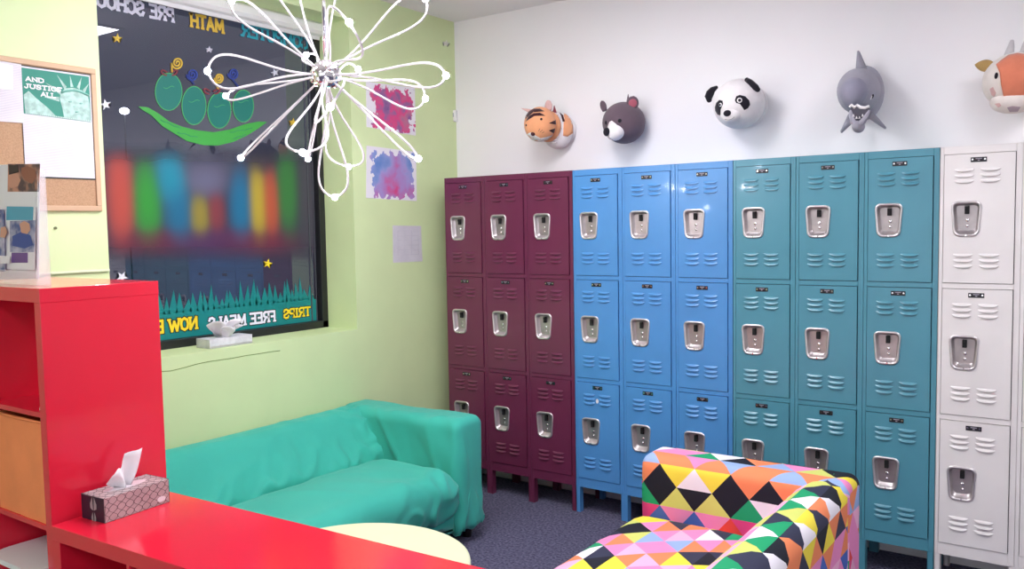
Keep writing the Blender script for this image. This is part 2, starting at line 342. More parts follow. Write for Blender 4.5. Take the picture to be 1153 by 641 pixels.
# justice poster
ya, yb, za, zb_ = -2.40, -2.122, 1.842, 2.268; xp = XL+.012
def pq(s, v, d): return Vector((xp+d, ya+(yb-ya)*s, za+(zb_-za)*v))
def lines_mat(name, scale=60, col=(216, 214, 219), ink=(168, 166, 176)):
    m = D.materials.new(name); m.use_nodes = True; nt = m.node_tree; bs = nt.nodes['Principled BSDF']; bs.inputs['Roughness'].default_value = .6
    tc = nt.nodes.new('ShaderNodeTexCoord'); wv = nt.nodes.new('ShaderNodeTexWave'); wv.bands_direction = 'Z'; wv.inputs['Scale'].default_value = scale
    nt.links.new(tc.outputs['Object'], wv.inputs['Vector']); r = nt.nodes.new('ShaderNodeValToRGB'); e = r.color_ramp.elements
    e[0].position = .25; e[0].color = lin(ink); e[1].position = .45; e[1].color = lin(col)
    ns = nt.nodes.new('ShaderNodeTexNoise'); ns.inputs['Scale'].default_value = 14; nt.links.new(tc.outputs['Object'], ns.inputs['Vector'])
    mxn = nt.nodes.new('ShaderNodeMix'); mxn.data_type = 'RGBA'; mxn.inputs['B'].default_value = lin(col)
    nt.links.new(ns.outputs['Fac'], mxn.inputs['Factor']); nt.links.new(r.outputs['Color'], mxn.inputs['A']); nt.links.new(wv.outputs['Fac'], r.inputs['Fac'])
    nt.links.new(mxn.outputs['Result'], bs.inputs['Base Color']); return m
m_text = lines_mat('printed_paper')
t = thing('justice_poster', 'green and white poster with a crowned statue and the words AND JUSTICE ALL', 'poster', (xp, -2.26, za))
b = B(); box(b, xp, xp+.001, ya, yb, za, zb_); obj('sheet', b, m_text, t)
b = B(); box(b, xp, xp+.0005, ya-.002, yb+.004, za-.006, zb_+.004); obj('backing', b, mat('poster_edge', (40, 50, 48), .7), t)
b = B(); prism(b, [pq(.02, .57, .0014), pq(.98, .545, .0014), pq(.98, .985, .0014), pq(.02, .985, .0014)], (.0004, 0, 0)); obj('green_panel', b, mat('poster_green', (38, 132, 112), .6), t)
m_st = mat('poster_statue', (176, 214, 202), .6, noise_amt=.35, scale=45); m_st2 = mat('poster_statue_shade', (110, 172, 156), .6)
b = B()
face = [(.58, .57), (.56, .66), (.53, .74), (.55, .80), (.62, .845), (.74, .86), (.86, .845), (.95, .8), (.97, .7), (.97, .56)]
prism(b, [pq(s, v, .0022) for s, v in face], (.0004, 0, 0))
prism(b, [pq(s, v, .0022) for s, v in ((.04, .6), (.03, .74), (.1, .78), (.2, .72), (.36, .64), (.46, .575), (.2, .572), (.04, .575))], (.0004, 0, 0))
for a, l in ((178, .34), (150, .40), (122, .36), (96, .34), (72, .33), (48, .3)):
    c = Vector((.74, .73)); d = Vector((math.cos(math.radians(a)), math.sin(math.radians(a))*.62)); n_ = Vector((-d.y, d.x)).normalized()*.022
    q = [c+d*.22+n_, c+d*.22-n_, c+d*(.22+l*.62)]
    prism(b, [pq(min(v.x, .97), min(v.y, .975), .0024) for v in q], (.0004, 0, 0))
obj('statue_picture', b, m_st, t)
b = B(); tube(b, [pq(.55+.42*k/8, .80+.035*math.sin(PI*k/8), .003) for k in range(9)], .005, 5)
for (s, v, rr) in ((.68, .72, .006), (.84, .715, .006), (.77, .63, .007), (.74, .68, .003)): tube(b, [pq(s-.022, v, .0026), pq(s+.022, v+.004, .0026)], rr*.35, 5)
obj('statue_lines', b, m_st2, t)
b = B()
lettering(b, 'AND', pq(.06, .865, 0), (0, 1, 0), .020, .072, .0034, .22)
lettering(b, 'JUSTICE', pq(.04, .80, 0), (0, 1, 0), .020, .148, .0034, .22)
lettering(b, 'ALL', pq(.26, .74, 0), (0, 1, 0), .020, .06, .0034, .22)
obj('title_lettering', b, m_paper, t)
b = B()
for k in range(34): box(b, xp+.002, xp+.0024, ya+.012+k*.0077, ya+.016+k*.0077, za+.244-.0003*k, za+.249-.0003*k)
obj('dotted_border', b, mat('dots_white', (225, 235, 230), .6), t)
# leaflets on the board's left
b = B(); prism(b, [gq(-60, 58, .013), gq(22, 73, .013), gq(25, 139, .013), gq(-60, 133, .013)], (.0008, 0, 0))
tag(obj('pinned_sheet', b, m_text), 'white printed sheet pinned at the left of the noticeboard', 'paper')
b = B(); prism(b, [gq(-40, 64, .016), gq(12, 74, .016), gq(12.5, 102, .016), gq(-40, 98, .016)], (.0008, 0, 0))
tag(obj('pinned_card', b, m_paper), 'small white card overlapping the sheet at the noticeboard top left', 'card')
# children's paintings
def paint_mat(name, cols, scale, seed, lim=.36):
    m = D.materials.new(name); m.use_nodes = True; nt = m.node_tree; bs = nt.nodes['Principled BSDF']; bs.inputs['Roughness'].default_value = .7
    tc = nt.nodes.new('ShaderNodeTexCoord'); L = nt.links.new
    mp = nt.nodes.new('ShaderNodeMapping'); mp.inputs['Location'].default_value = (seed, seed*2, 0); L(tc.outputs['Object'], mp.inputs[0])
    n1 = nt.nodes.new('ShaderNodeTexNoise'); n1.inputs['Scale'].default_value = scale; n1.inputs['Detail'].default_value = 5; L(mp.outputs[0], n1.inputs[0])
    r = nt.nodes.new('ShaderNodeValToRGB'); e = r.color_ramp.elements
    for k, (p, c) in enumerate(cols):
        if k < 2: e[k].position = p; e[k].color = lin(c)
        else: x = e.new(p); x.color = lin(c)
    L(n1.outputs['Fac'], r.inputs[0])
    # ragged square mask: max(|y|,|z|)/half-size + noise
    sp_ = nt.nodes.new('ShaderNodeSeparateXYZ'); L(tc.outputs['Object'], sp_.inputs[0])
    def mth(op, a, c=None):
        q = nt.nodes.new('ShaderNodeMath'); q.operation = op
        for i, v in enumerate((a, c)):
            if v is None: continue
            if isinstance(v, (int, float)): q.inputs[i].default_value = v
            else: L(v, q.inputs[i])
        return q.outputs[0]
    mxm = mth('MAXIMUM', mth('MULTIPLY', mth('ABSOLUTE', mth('ADD', sp_.outputs['Y'], -.01)), .72), mth('ABSOLUTE', mth('ADD', sp_.outputs['Z'], .008)))
    n2 = nt.nodes.new('ShaderNodeTexNoise'); n2.inputs['Scale'].default_value = 26; n2.inputs['Detail'].default_value = 6; L(mp.outputs[0], n2.inputs[0])
    v = mth('ADD', mxm, mth('MULTIPLY', mth('SUBTRACT', n2.outputs['Fac'], .5), .16))
    k = mth('LESS_THAN', v, lim*.35)
    mxn = nt.nodes.new('ShaderNodeMix'); mxn.data_type = 'RGBA'; mxn.inputs['A'].default_value = lin((228, 226, 232)); L(k, mxn.inputs['Factor']); L(r.outputs['Color'], mxn.inputs['B'])
    L(mxn.outputs['Result'], bs.inputs['Base Color']); return m
def sheet(name, pxs, m, label, cat, curl=.008, d=-.0003):
    P = [gq(x, y, d) for x, y in pxs]; c = sum(P, Vector())/4; b = B(); g = []; n = 10
    for i in range(n+1):
        s = i/n; g.append([b.verts.new((P[0]*(1-s)+P[1]*s)*(1-j/n)+(P[3]*(1-s)+P[2]*s)*(j/n)+Vector((curl*.5*(2*s-1)**2*(j/n)**2*(s**.5)+.0005+.001*noise.noise(Vector((s*3, j*.3, c.y))), 0, 0))) for j in range(n+1)])
    for i in range(n):
        for j in range(n): b.faces.new((g[i][j], g[i+1][j], g[i+1][j+1], g[i][j+1]))
    r = bmesh.ops.extrude_face_region(b, geom=list(b.faces)); bmesh.ops.translate(b, verts=[v for v in r['geom'] if isinstance(v, bmesh.types.BMVert)], vec=(.0012, 0, 0))
    return tag(obj(name, b, m, at=c), label, cat)
sheet('painting', ((412, 92), (467, 99), (467.5, 153), (412.5, 143)), paint_mat('pink_painting', [(.2, (60, 60, 130)), (.42, (150, 100, 150)), (.5, (215, 70, 130)), (.62, (182, 110, 140)), (.75, (120, 80, 150))], 9, 3.1, .345), "child's painting in pink and purple on white paper, upper of two on the green wall", 'painting')
sheet('painting', ((412.5, 164), (468.5, 171), (468.5, 226.5), (412, 223)), paint_mat('blue_painting', [(.2, (70, 120, 190)), (.42, (130, 150, 205)), (.5, (160, 150, 205)), (.6, (170, 130, 190)), (.72, (205, 70, 130))], 6, 7.7, .36), "child's painting in blue and lilac on white paper, lower of two on the green wall", 'painting')
t = sheet('notice_sheet', ((442, 254), (474, 254.5), (475, 294.5), (442.5, 296)), m_text, 'white printed notice with a table on the green wall below the paintings', 'paper')
tb = B()
for k in range(6): a_, e_ = gq(447.5, 260+k*5.4, .0032), gq(471, 260+k*5.3, .0032); tube(tb, [a_, e_], .0009, 4)
for k in range(4): a_, e_ = gq(447.5+k*7.8, 260, .0032), gq(447.7+k*7.8, 287, .0032); tube(tb, [a_, e_], .0009, 4)
bmesh.ops.translate(tb, verts=tb.verts, vec=(0, 0, 0)); pt_ = obj('printed_table', tb, mat('print_grey', (196, 194, 204), .6), None); pt_.parent = t; pt_.location = -t.location
g2 = lambda x, y: gq(x, y, .001)
star('wall_star', (502, 49), g2, mat('pale_star', (232, 238, 222), .6, spec=.1), 'pale star sticker on the green wall near the ceiling corner', 4.5, .2)
b = B(); p = gq(62, 257, 0); cyl(b, p, p+Vector((.006, 0, 0)), .006, 10); tag(obj('wall_screw', b, mat('screw', (90, 100, 60), .5)), 'small dark screw in the green wall below the noticeboard', 'screw')
p = on(512.5, 131, 1, YW)
t = thing('motion_sensor', 'small white motion sensor on the white wall beside the green corner', 'sensor', (p.x, YW, p.z-.03))
b = B(); box(b, p.x-.026, p.x+.024, YW-.03, YW, p.z-.038, p.z+.038, .008, seg=3); obj('housing', b, m_plastic, t)
b = B(); box(b, p.x-.014, p.x+.012, YW-.033, YW-.028, p.z-.008, p.z+.018, .002); obj('lens', b, mat('lens_grey', (170, 175, 180), .2), t)
# ------------------------------------------------------------------ lockers
ZT, ZB = 1.981*S, .152*S
DH, DG, TP = .560*S, .028*S, .036*S
def rounded_trap(wt, wb, h, r, n=7):
    """outline, centred, top wider than bottom, counter-clockwise from the top right"""
    cs = [(wt/2, h/2), (-wt/2, h/2), (-wb/2, -h/2), (wb/2, -h/2)]; out = []
    for k in range(4):
        c = Vector(cs[k]); p = Vector(cs[k-1]); q = Vector(cs[(k+1) % 4]); a = c+(p-c).normalized()*r; e = c+(q-c).normalized()*r
        for i in range(n):
            t = i/(n-1); out.append((a*(1-t)+c*t)*(1-t)+(c*(1-t)+e*t)*t)
    return out
LOUV = {}
def louver(bm, x0, x1, zt, y, h=.0135, dep=.0075):
    n, m_ = 10, 4; g = []
    for i in range(n+1):
        s = i/n; e = max(0, 1-abs(2*s-1)**4); row = []
        for j in range(m_+1):
            t = j/m_; row.append(bm.verts.new((x0+(x1-x0)*s, y-dep*e*math.sin(t*PI/2), zt-h*t*(.35+.65*e))))
        row.append(bm.verts.new((x0+(x1-x0)*s, y+.0005, zt-h*(.35+.65*e)-.0008))); g.append(row)
    for i in range(n):
        for j in range(m_+1):
            f = bm.faces.new((g[i][j], g[i+1][j], g[i+1][j+1], g[i][j+1])); f.smooth = j < m_
def door_mesh(c, k):
    """door of column c, tier k in bank-local coordinates (x right, front at y=0)"""
    x0 = c*U+.0175; x1 = (c+1)*U-.026; zt = ZT-TP-k*(DH+DG); z0 = zt-DH; y = -.004
    hx, hz = x0+.086, (zt+z0)/2
    b = B(); N = 28; pk = rounded_trap(.104, .084, .136, .024)
    inner = [b.verts.new((hx+p.x, y, hz+p.y)) for p in pk]
    ang = [math.atan2(p.y, p.x) for p in pk]
    outp = []
    corners = [(x1, zt), (x0, zt), (x0, z0), (x1, z0)]
    for p in pk:
        d = Vector((p.x, p.y)); tx = ((x1-hx)/d.x if d.x > 0 else (x0-hx)/d.x) if abs(d.x) > 1e-9 else 1e9; tz = ((zt-hz)/d.y if d.y > 0 else (z0-hz)/d.y) if abs(d.y) > 1e-9 else 1e9
        t = min(tx, tz); outp.append([hx+d.x*t, hz+d.y*t])
    for cx, cz in corners:        # snap the nearest ray in angle to each corner
        a = math.atan2(cz-hz, cx-hx); i = min(range(N), key=lambda i: abs((ang[i]-a+PI) % (2*PI)-PI)); outp[i] = [cx, cz]
    outer = [b.verts.new((p[0], y, p[1])) for p in outp]; back = [b.verts.new((p[0], .012, p[1])) for p in outp]
    for i in range(N):
        j = (i+1) % N
        b.faces.new((inner[i], inner[j], outer[j], outer[i])); b.faces.new((outer[i], outer[j], back[j], back[i]))
    bmesh.ops.recalc_face_normals(b, faces=b.faces)
    w = x1-x0
    for zz in (zt-.060, z0+.155*.62+.028):
        for r_ in range(3):
            for s in (0, 1):
                a = x0+w*(.145+.375*s); louver(b, a, a+w*.285, zz-r_*.0235, y)
    # folded lip line down the hinge side
    box(b, x1-.006, x1, y-.002, y, z0, zt)
    return b, (x0, x1, z0, zt, hx, hz)
def make_bank(x0, name_label, m, ncol=3):
    t = thing('locker_bank', name_label, 'lockers', (x0, 0, 0))
    W = U*ncol; dep = YW-.012
    b = B()
    # shell
    bx = lambda *a, **k: box(b, x0+a[0], x0+a[1], *a[2:], **k)
    bx(.0008, .003, 0, dep, ZB, ZT); bx(W-.003, W-.0008, 0, dep, ZB, ZT); bx(.001, W-.001, 0, dep, ZT-.003, ZT); bx(.001, W-.001, 0, dep, ZB, ZB+.003); bx(.001, W-.001, dep-.002, dep, ZB, ZT)
    for c in range(ncol):
        a, e = c*U+.0008, (c+1)*U-.0008
        bx(a, a+.0145, 0, .02, ZB, ZT, bev=.0012, seg=1); bx(e-.0225, e, 0, .02, ZB, ZT, bev=.0012, seg=1)
        bx(e-.012, e-.0105, -.0006, .001, ZB, ZT)
        for k in range(4):
            zt = ZT if k == 0 else ZT-TP-k*DH-(k-1)*DG
            zl = ZT-TP if k == 0 else (ZB if k == 3 else zt-DG)
            bx(a+.0145, e-.0225, .0004, .02, zl+.002, zt-.002 if k else zt, bev=.0012, seg=1)
        if c: bx(a-.0012, a+.0006, .004, dep, ZB, ZT)
    obj('body', b, m, t)
    b = B()
    for c in range(ncol): box(b, x0+c*U+.004, x0+(c+1)*U-.004, .021, .024, ZB+.01, ZT-.01)
    obj('inner_shade_sheet', b, m_dark, t)  # near-black sheet paints in the shade behind the door gaps
    # legs: front and back, doubled between columns
    for c in range(ncol+1):
        for yy in (0, 1):
            b = B(); xc = c*U; a = xc+.001 if c == 0 else xc-(.021 if c < ncol else .027); e = xc+.026 if c == 0 else (xc+.021 if c < ncol else xc-.001)
            ya = .0005 if yy == 0 else dep-.035
            box(b, x0+a, x0+e, ya, ya+.003, 0, ZB, bev=.001, seg=1)
            box(b, x0+a, x0+a+.003, ya, ya+.034, 0, ZB); box(b, x0+e-.003, x0+e, ya, ya+.034, 0, ZB)
            if 0 < c < ncol: box(b, x0+xc-.0006, x0+xc+.0006, ya-.001, ya, 0, ZB)
            obj('leg', b, m, t)
    for c in range(ncol):
        for k in range(3):
            b, (dx0, dx1, z0, zt, hx, hz) = door_mesh(c, k)
            bmesh.ops.translate(b, verts=b.verts, vec=(x0, 0, 0))
            d = obj('door', b, m, t, recalc=False)
            hx += x0
            # recessed stainless pull pocket
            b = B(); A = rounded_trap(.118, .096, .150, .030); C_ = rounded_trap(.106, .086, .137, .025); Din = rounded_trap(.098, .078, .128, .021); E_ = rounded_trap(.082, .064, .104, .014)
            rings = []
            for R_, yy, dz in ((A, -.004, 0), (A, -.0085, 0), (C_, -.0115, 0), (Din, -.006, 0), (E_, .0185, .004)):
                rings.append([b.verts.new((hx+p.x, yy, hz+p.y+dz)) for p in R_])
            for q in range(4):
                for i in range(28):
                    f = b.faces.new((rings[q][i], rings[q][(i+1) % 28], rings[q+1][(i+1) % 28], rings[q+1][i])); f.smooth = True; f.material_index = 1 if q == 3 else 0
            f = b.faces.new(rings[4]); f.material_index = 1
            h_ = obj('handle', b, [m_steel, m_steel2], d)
            b = B(); box(b, hx-.008, hx+.009, .004, .018, hz+.020, hz+.054, .002); box(b, hx-.005, hx+.008, -.002, .008, hz+.040, hz+.052, .002); obj('latch', b, m_dark, h_)
            for zz, rr in ((-.006, .0075), (-.030, .0065)):
                b = B(); ball(b, (hx+.002, .0165, hz+zz), (rr, .003, rr), nu=12, nv=8); obj('rivet', b, m_chrome, h_)
            b = B(); cyl(b, (hx, -.011, hz-.069), (hx, -.008, hz-.069), .004, 10); obj('rivet', b, m_chrome, h_)
            # number plate with two rivets
            xm = (dx0+dx1)/2+x0-.002; zp = zt-.024
            b = B(); box(b, xm-.030, xm+.030, -.0058, -.004, zp-.011, zp+.009, .0006, seg=1); pl = obj('number_plate', b, m_plate, d)
            for s in (-1, 1): b = B(); cyl(b, (xm+s*.023, -.0072, zp), (xm+s*.023, -.0055, zp), .004, 8); obj('plate_rivet', b, m_chrome, pl)
            b = B(); box(b, xm-.012, xm+.012, -.0064, -.0056, zp+.001, zp+.005); box(b, xm-.004, xm+.004, -.0064, -.0056, zp-.006, zp-.002); obj('plate_marking', b, m_platemark, pl)
    return t
m_plate = mat('plate_black', (24, 22, 30), .35); m_platemark = mat('plate_mark', (150, 145, 155), .4)
def lockmat(n, c): return mat(n, c, .3, coat=.15, noise_amt=.06, scale=5, bump=.015, bscale=300)
make_bank(0, 'burgundy red bank of nine lockers beside the green wall', lockmat('burgundy_enamel', (106, 42, 72)))
make_bank(3*U, 'sky blue bank of nine lockers between the burgundy and teal banks', lockmat('blue_enamel', (80, 144, 204)))
stk = on(672.5, 452, 1, -.004); b = B(); prism(b, [stk+Vector((.008*math.cos(a*PI/6), 0, .013*math.sin(a*PI/6))) for a in range(12)], (0, -.001, 0))
tag(obj('door_sticker', b, m_paper), 'tiny white sticker on the bottom left blue locker door', 'sticker')
make_bank(6*U, 'teal bank of nine lockers between the blue and off-white banks', lockmat('teal_enamel', (78, 142, 160)))
make_bank(9*U, 'off-white bank of lockers at the far right', lockmat('white_enamel', (229, 224, 222)))
# ------------------------------------------------------------------ ceiling lights
LG = 'recessed ceiling light panels'
for ky, x, y, lb in (('A', 1.08, -.93, 'lit ceiling panel above the round table, mirrored in the window'), ('B', 3.55, -.93, 'lit ceiling panel in front of the teal and white lockers'), ('C', 3.55, -4.3, 'lit ceiling panel behind the viewer'), ('D', 1.08, -4.3, 'lit ceiling panel above the left front corner')):
    t = thing('ceiling_light', lb, 'ceiling light', (x+.3, y-.6, H), LG)
    b = B(); w = .022
    box(b, x-w, x+.61+w, y-1.22-w, y-1.22, H-.012, H, .003); box(b, x-w, x+.61+w, y, y+w, H-.012, H, .003); box(b, x-w, x, y-1.22, y, H-.012, H, .003); box(b, x+.61, x+.61+w, y-1.22, y, H-.012, H, .003)
    obj('frame', b, m_trim, t)
    b = B(); box(b, x, x+.61, y-1.22, y, H-.008, H-.002); obj('diffuser', b, mat('lit_panel', (255, 255, 255), .4, emit=(250, 248, 255), es=LS[ky]), t)
# ------------------------------------------------------------------ slipcovered sofas
def rrect(x0, x1, z0, z1, r, n=6):
    """rounded rectangle profile, r = (bl, br, tr, tl) radii, with arc length; starts mid bottom"""
    P = []
    for (cx, cz, rr, a0) in ((x1, z0, r[1], -90), (x1, z1, r[2], 0), (x0, z1, r[3], 90), (x0, z0, r[0], 180)):
        sx = -1 if cx == x1 else 1; sz = 1 if cz == z0 else -1; c = Vector((cx+sx*rr, cz+sz*rr))
        for i in range(n+1):
            a = math.radians(a0+90*i/n); P.append(c+Vector((math.cos(a), math.sin(a)))*rr)
    return P
def resample(P, step):
    out = []
    for i in range(len(P)):
        a, c = P[i], P[(i+1) % len(P)]; n = max(1, round((c-a).length/step))
        for k in range(n): out.append(a.lerp(c, k/n))
    return out
def sweep(prof, t0, t1, er, place, step=.03, wr=None, uvf=None, bm=None):
    """closed 2D profile swept along t; er: rounding radius of the two ends; place(t,p)->Vector"""
    bm = bm or B(); uvl = bm.loops.layers.uv.verify(); prof = resample(prof, step); N = len(prof)
    nr = []
    for i in range(N):
        e = prof[(i+1) % N]-prof[i-1]; nr.append(Vector((-e.y, e.x)).normalized())     # inward for a CCW profile
    arc = [0]
    for i in range(N): arc.append(arc[-1]+(prof[(i+1) % N]-prof[i]).length)
    cen = sum(prof, Vector((0, 0)))/N
    st = []; k = 6
    for i in range(k+1): 
        a = PI/2*i/k; st.append((t0+er[0]*(1-math.cos(a)) if er[0] else t0, er[0]*(1-math.sin(a))))
    n = max(2, round((t1-t0-er[0]-er[1])/step))
    for i in range(1, n): st.append((t0+er[0]+(t1-t0-er[0]-er[1])*i/n, 0))
    for i in range(k+1):
        a = PI/2*(1-i/k); st.append((t1-er[1]*(1-math.cos(a)) if er[1] else t1, er[1]*(1-math.sin(a))))
    rings = []
    def mk(t, P2): return [bm.verts.new(place(t, p)) for p in P2]
    meta = {}
    for t, ins in st:
        P2 = [prof[i]+nr[i]*ins for i in range(N)]; r_ = mk(t, P2); rings.append((t, r_, P2))
    def quad(vs, uvs):
        f = bm.faces.new(vs); f.smooth = True
        for l, q in zip(f.loops, uvs): l[uvl].uv = q
    for (ta, ra, _), (tb, rb, _) in zip(rings, rings[1:]):
        for i in range(N):
            j = (i+1) % N
            quad((ra[i], ra[j], rb[j], rb[i]), [uvf(ta, arc[i]), uvf(ta, arc[i+1]), uvf(tb, arc[i+1]), uvf(tb, arc[i])] if uvf else [(0, 0)]*4)
    for t, r_, P2 in (rings[0], rings[-1]):
        prev, pp = r_, P2
        for s in (.75, .5, .25, 0):
            if s: cur = [cen.lerp(p, s) for p in P2]; cv = mk(t, cur)
            else: cc = bm.verts.new(place(t, cen)); cv = [cc]*N; cur = [cen]*N
            for i in range(N):
                j = (i+1) % N
                u_ = lambda p: (p.x, p.y)
                if s: quad((prev[i], prev[j], cv[j], cv[i]), [u_(pp[i]), u_(pp[j]), u_(cur[j]), u_(cur[i])])
                else: quad((prev[i], prev[j], cc), [u_(pp[i]), u_(pp[j]), u_(cen)])
            prev, pp = cv, cur
    bmesh.ops.recalc_face_normals(bm, faces=bm.faces)
    if wr:
        bm.normal_update()
        mv = [(v, v.normal*wr(v.co)) for v in bm.verts]
        for v, d in mv: v.co += d
    return bm
def ridge(v, dirn, freq, seed):
    """stretched ridged noise: folds running along dirn"""
    d = Vector(dirn).normalized(); al = d*v.dot(d); pe = v-al
    q = pe*freq+al*(freq*.16)+Vector((seed, seed*.7, 0))
    return 1-min(1, abs(noise.noise(q))*3.2)
def make_sofa(label, fx, fy, sgn, mcov, cat='sofa', L=1.72, wrk=1.0, st=.022, mb=None, ms_=None):
    """fx: X of the back plane; sgn=+1 faces +X; fy: Y of the far end, the sofa runs towards -Y"""
    pl = lambda u, d, z: Vector((fx+sgn*d, fy-u, z))
    t = thing('sofa', label, cat, (fx+sgn*.42, fy-L/2, 0))
    def finish(name, bm, mm=None): return obj(name, bm, mm or mcov, t, True)
    ah = .648; aw = .225; zbm = .10 if ms_ else .065
    # backrest, slanting down to the seat
    P = [Vector(p) for p in ((.36, .10), (.36, .34), (.335, .40), (.27, .49), (.20, .585), (.165, .62), (.13, .640), (.08, .646), (.03, .635), (.004, .60), (0, .10))]
    def wb(v):
        u = fy-v.y; z = v.z; k = max(0, 1-abs(z-.42)/.16)
        if abs(v.x-fx) < .05: return 0
        near = math.exp(-((u-aw)/.12)**2)+math.exp(-((u-(L-aw))/.12)**2)
        return wrk*(.008*noise.noise(v*3+Vector((5, 0, 0)))+.011*k*(ridge(v, (0, .45, 1), 11, 2)-.3)+.004*(ridge(v, (0, .6, 1), 6, 7)-.3)+.009*near*(ridge(v, (.3, .9, 1), 13, 5)-.3)-.012*math.exp(-((z-.385)/.02)**2))
    finish('backrest', sweep(P, .02, L-.02, (.05, .05), lambda s, p: pl(s, p.x, p.y), st, wb, lambda s, a: (s, a)), mb)
    # arms
    for s0, nm in ((0, 1),):
        P = rrect(s0, s0+aw, zbm, ah, (.01, .01, .055, .055))
        def wa(v, s0=s0):
            d = abs(v.x-fx); u = fy-v.y-s0
            if d < .06: return 0
            ins = max(0, u-.15) if s0 == 0 else max(0, .08-u); m_ = 1 if ins > 0 else .25
            return wrk*(.005*noise.noise(v*4)+.009*m_*(ridge(v, (sgn*.6, 0, -1), 8, 9)-.35)*(.5+.5*min(1, max(0, (.62-v.z)/.1)))+.006*max(0, .3-v.z)/.2*ridge(v, (.2, .1, 1), 12, 4))
        finish('armrest', sweep(P, 0.0, .84, (.04, .045), lambda s, p: pl(p.x, s, p.y), st, wa, lambda s, a: (s, a)))
    # base and seat cushion
    P = rrect(aw-.005, L-.03, zbm+.01, .30, (.02, .02, .03, .03))
    finish('base', sweep(P, .2, .82, (.02, .03), lambda s, p: pl(p.x, s, p.y), .04, None, lambda s, a: (s, a)), ms_)
    P = rrect(.24, .865, .17, .405, (.05, .085, .10, .06))
    def ws(v):
        u = fy-v.y; d = abs(v.x-fx); top = max(0, (v.z-.3)/.1)
        cr = .022*math.exp(-((u-L/2)/.6)**2)*top*math.exp(-((d-.55)/.3)**2)
        fro = max(0, (d-.66)/.2)
        return cr+wrk*(.007*noise.noise(v*4)+.011*fro*ridge(v, (sgn, -.8, -.5), 10, 3)*math.exp(-((u-.35)/.25)**2)+.003*ridge(v, (1, .6, 0), 6, 8)-.008*math.exp(-((d-.33)/.04)**2))
    finish('seat_cushion', sweep(P, aw-.004, L-.02, (.085, .05), lambda s, p: pl(s, p.x, p.y), st, ws, lambda s, a: (s, a)), ms_)
    # elastic hem skirt under the cover and four legs
    b = B()
    for s in (0.03, L-.03-.06):
        for d in (.05, .74): 
            b = B(); q = pl(s+.03, d+.02, 0); cyl(b, (q.x, q.y, 0), (q.x, q.y, zbm+.015), .022, 14, .028); obj('leg', b, m_legs, t, True)
    return t
m_legs = mat('dark_sofa_leg', (40, 34, 30), .4)
m_sofa = mat('green_slipcover', (52, 178, 158), .8, noise_amt=.07, scale=4, sheen=.15, bump=.12, bscale=500)
make_sofa('green slipcovered sofa against the green wall below the window', -.131, -.575, 1, m_sofa, L=1.785, wrk=1.9, st=.014)
# ---- geometric triangle cloth
PAL = dict(K=(26, 28, 40), W=(236, 232, 238), Y=(240, 220, 72), y=(208, 214, 112), O=(238, 138, 92), P=(232, 140, 190), p=(240, 178, 208), G=(30, 158, 104), B=(72, 104, 182), b=(150, 176, 220), M=(222, 66, 130), R=(226, 70, 66), k=(52, 54, 76))
BASE, ROW = .1516, .0875
def tri_mat(name, rows, off=(0, 0)):
    m = D.materials.new(name); m.use_nodes = True; nt = m.node_tree; bs = nt.nodes['Principled BSDF']; L = nt.links.new
    bs.inputs['Roughness'].default_value = .75; bs.inputs['Specular IOR Level'].default_value = .3
    def mth(op, *a):
        q = nt.nodes.new('ShaderNodeMath'); q.operation = op
        for i, v in enumerate(a):
            if isinstance(v, (int, float)): q.inputs[i].default_value = v
            else: L(v, q.inputs[i])
        return q.outputs[0]
    uv = nt.nodes.new('ShaderNodeUVMap'); sx = nt.nodes.new('ShaderNodeSeparateXYZ'); L(uv.outputs[0], sx.inputs[0])
    a = mth('DIVIDE', mth('SUBTRACT', sx.outputs[0], off[0]), BASE); v = mth('DIVIDE', mth('SUBTRACT', sx.outputs[1], off[1]), ROW)
    r = mth('FLOOR', v); f = mth('SUBTRACT', v, r)
    a = mth('ADD', a, mth('MULTIPLY', mth('FLOORED_MODULO', r, 2), .5)); a = mth('ADD', a, 64)
    rd = mth('FLOOR', mth('ADD', a, .5)); q = mth('ABSOLUTE', mth('SUBTRACT', a, rd))
    isup = mth('LESS_THAN', q, mth('MULTIPLY', mth('SUBTRACT', 1, f), .5))
    idn = mth('ADD', mth('MULTIPLY', mth('FLOOR', a), 2), 1); iup = mth('MULTIPLY', rd, 2)
    idx = mth('ADD', mth('MULTIPLY', isup, iup), mth('MULTIPLY', mth('SUBTRACT', 1, isup), idn))
    nr = len(rows); slot = mth('DIVIDE', mth('ADD', mth('FLOORED_MODULO', idx, 16), .5), 16); rm = mth('FLOORED_MODULO', mth('ADD', r, nr*8), nr)
    cur = None
    for i, row in enumerate(rows):
        cr = nt.nodes.new('ShaderNodeValToRGB'); cr.color_ramp.interpolation = 'CONSTANT'; e = cr.color_ramp.elements; L(slot, cr.inputs[0])
        assert len(row) == 16, row
        for k, ch in enumerate(row):
            if k == 0: x = e[0]
            elif k == 1: x = e[1]
            else: x = e.new(k/16)
            x.position = k/16; x.color = lin(PAL[ch])
        if cur is None: cur = cr.outputs[0]
        else:
            mxn = nt.nodes.new('ShaderNodeMix'); mxn.data_type = 'RGBA'; L(mth('COMPARE', rm, i, .2), mxn.inputs['Factor']); L(cur, mxn.inputs['A']); L(cr.outputs[0], mxn.inputs['B']); cur = mxn.outputs['Result']
    L(cur, bs.inputs['Base Color']); return m
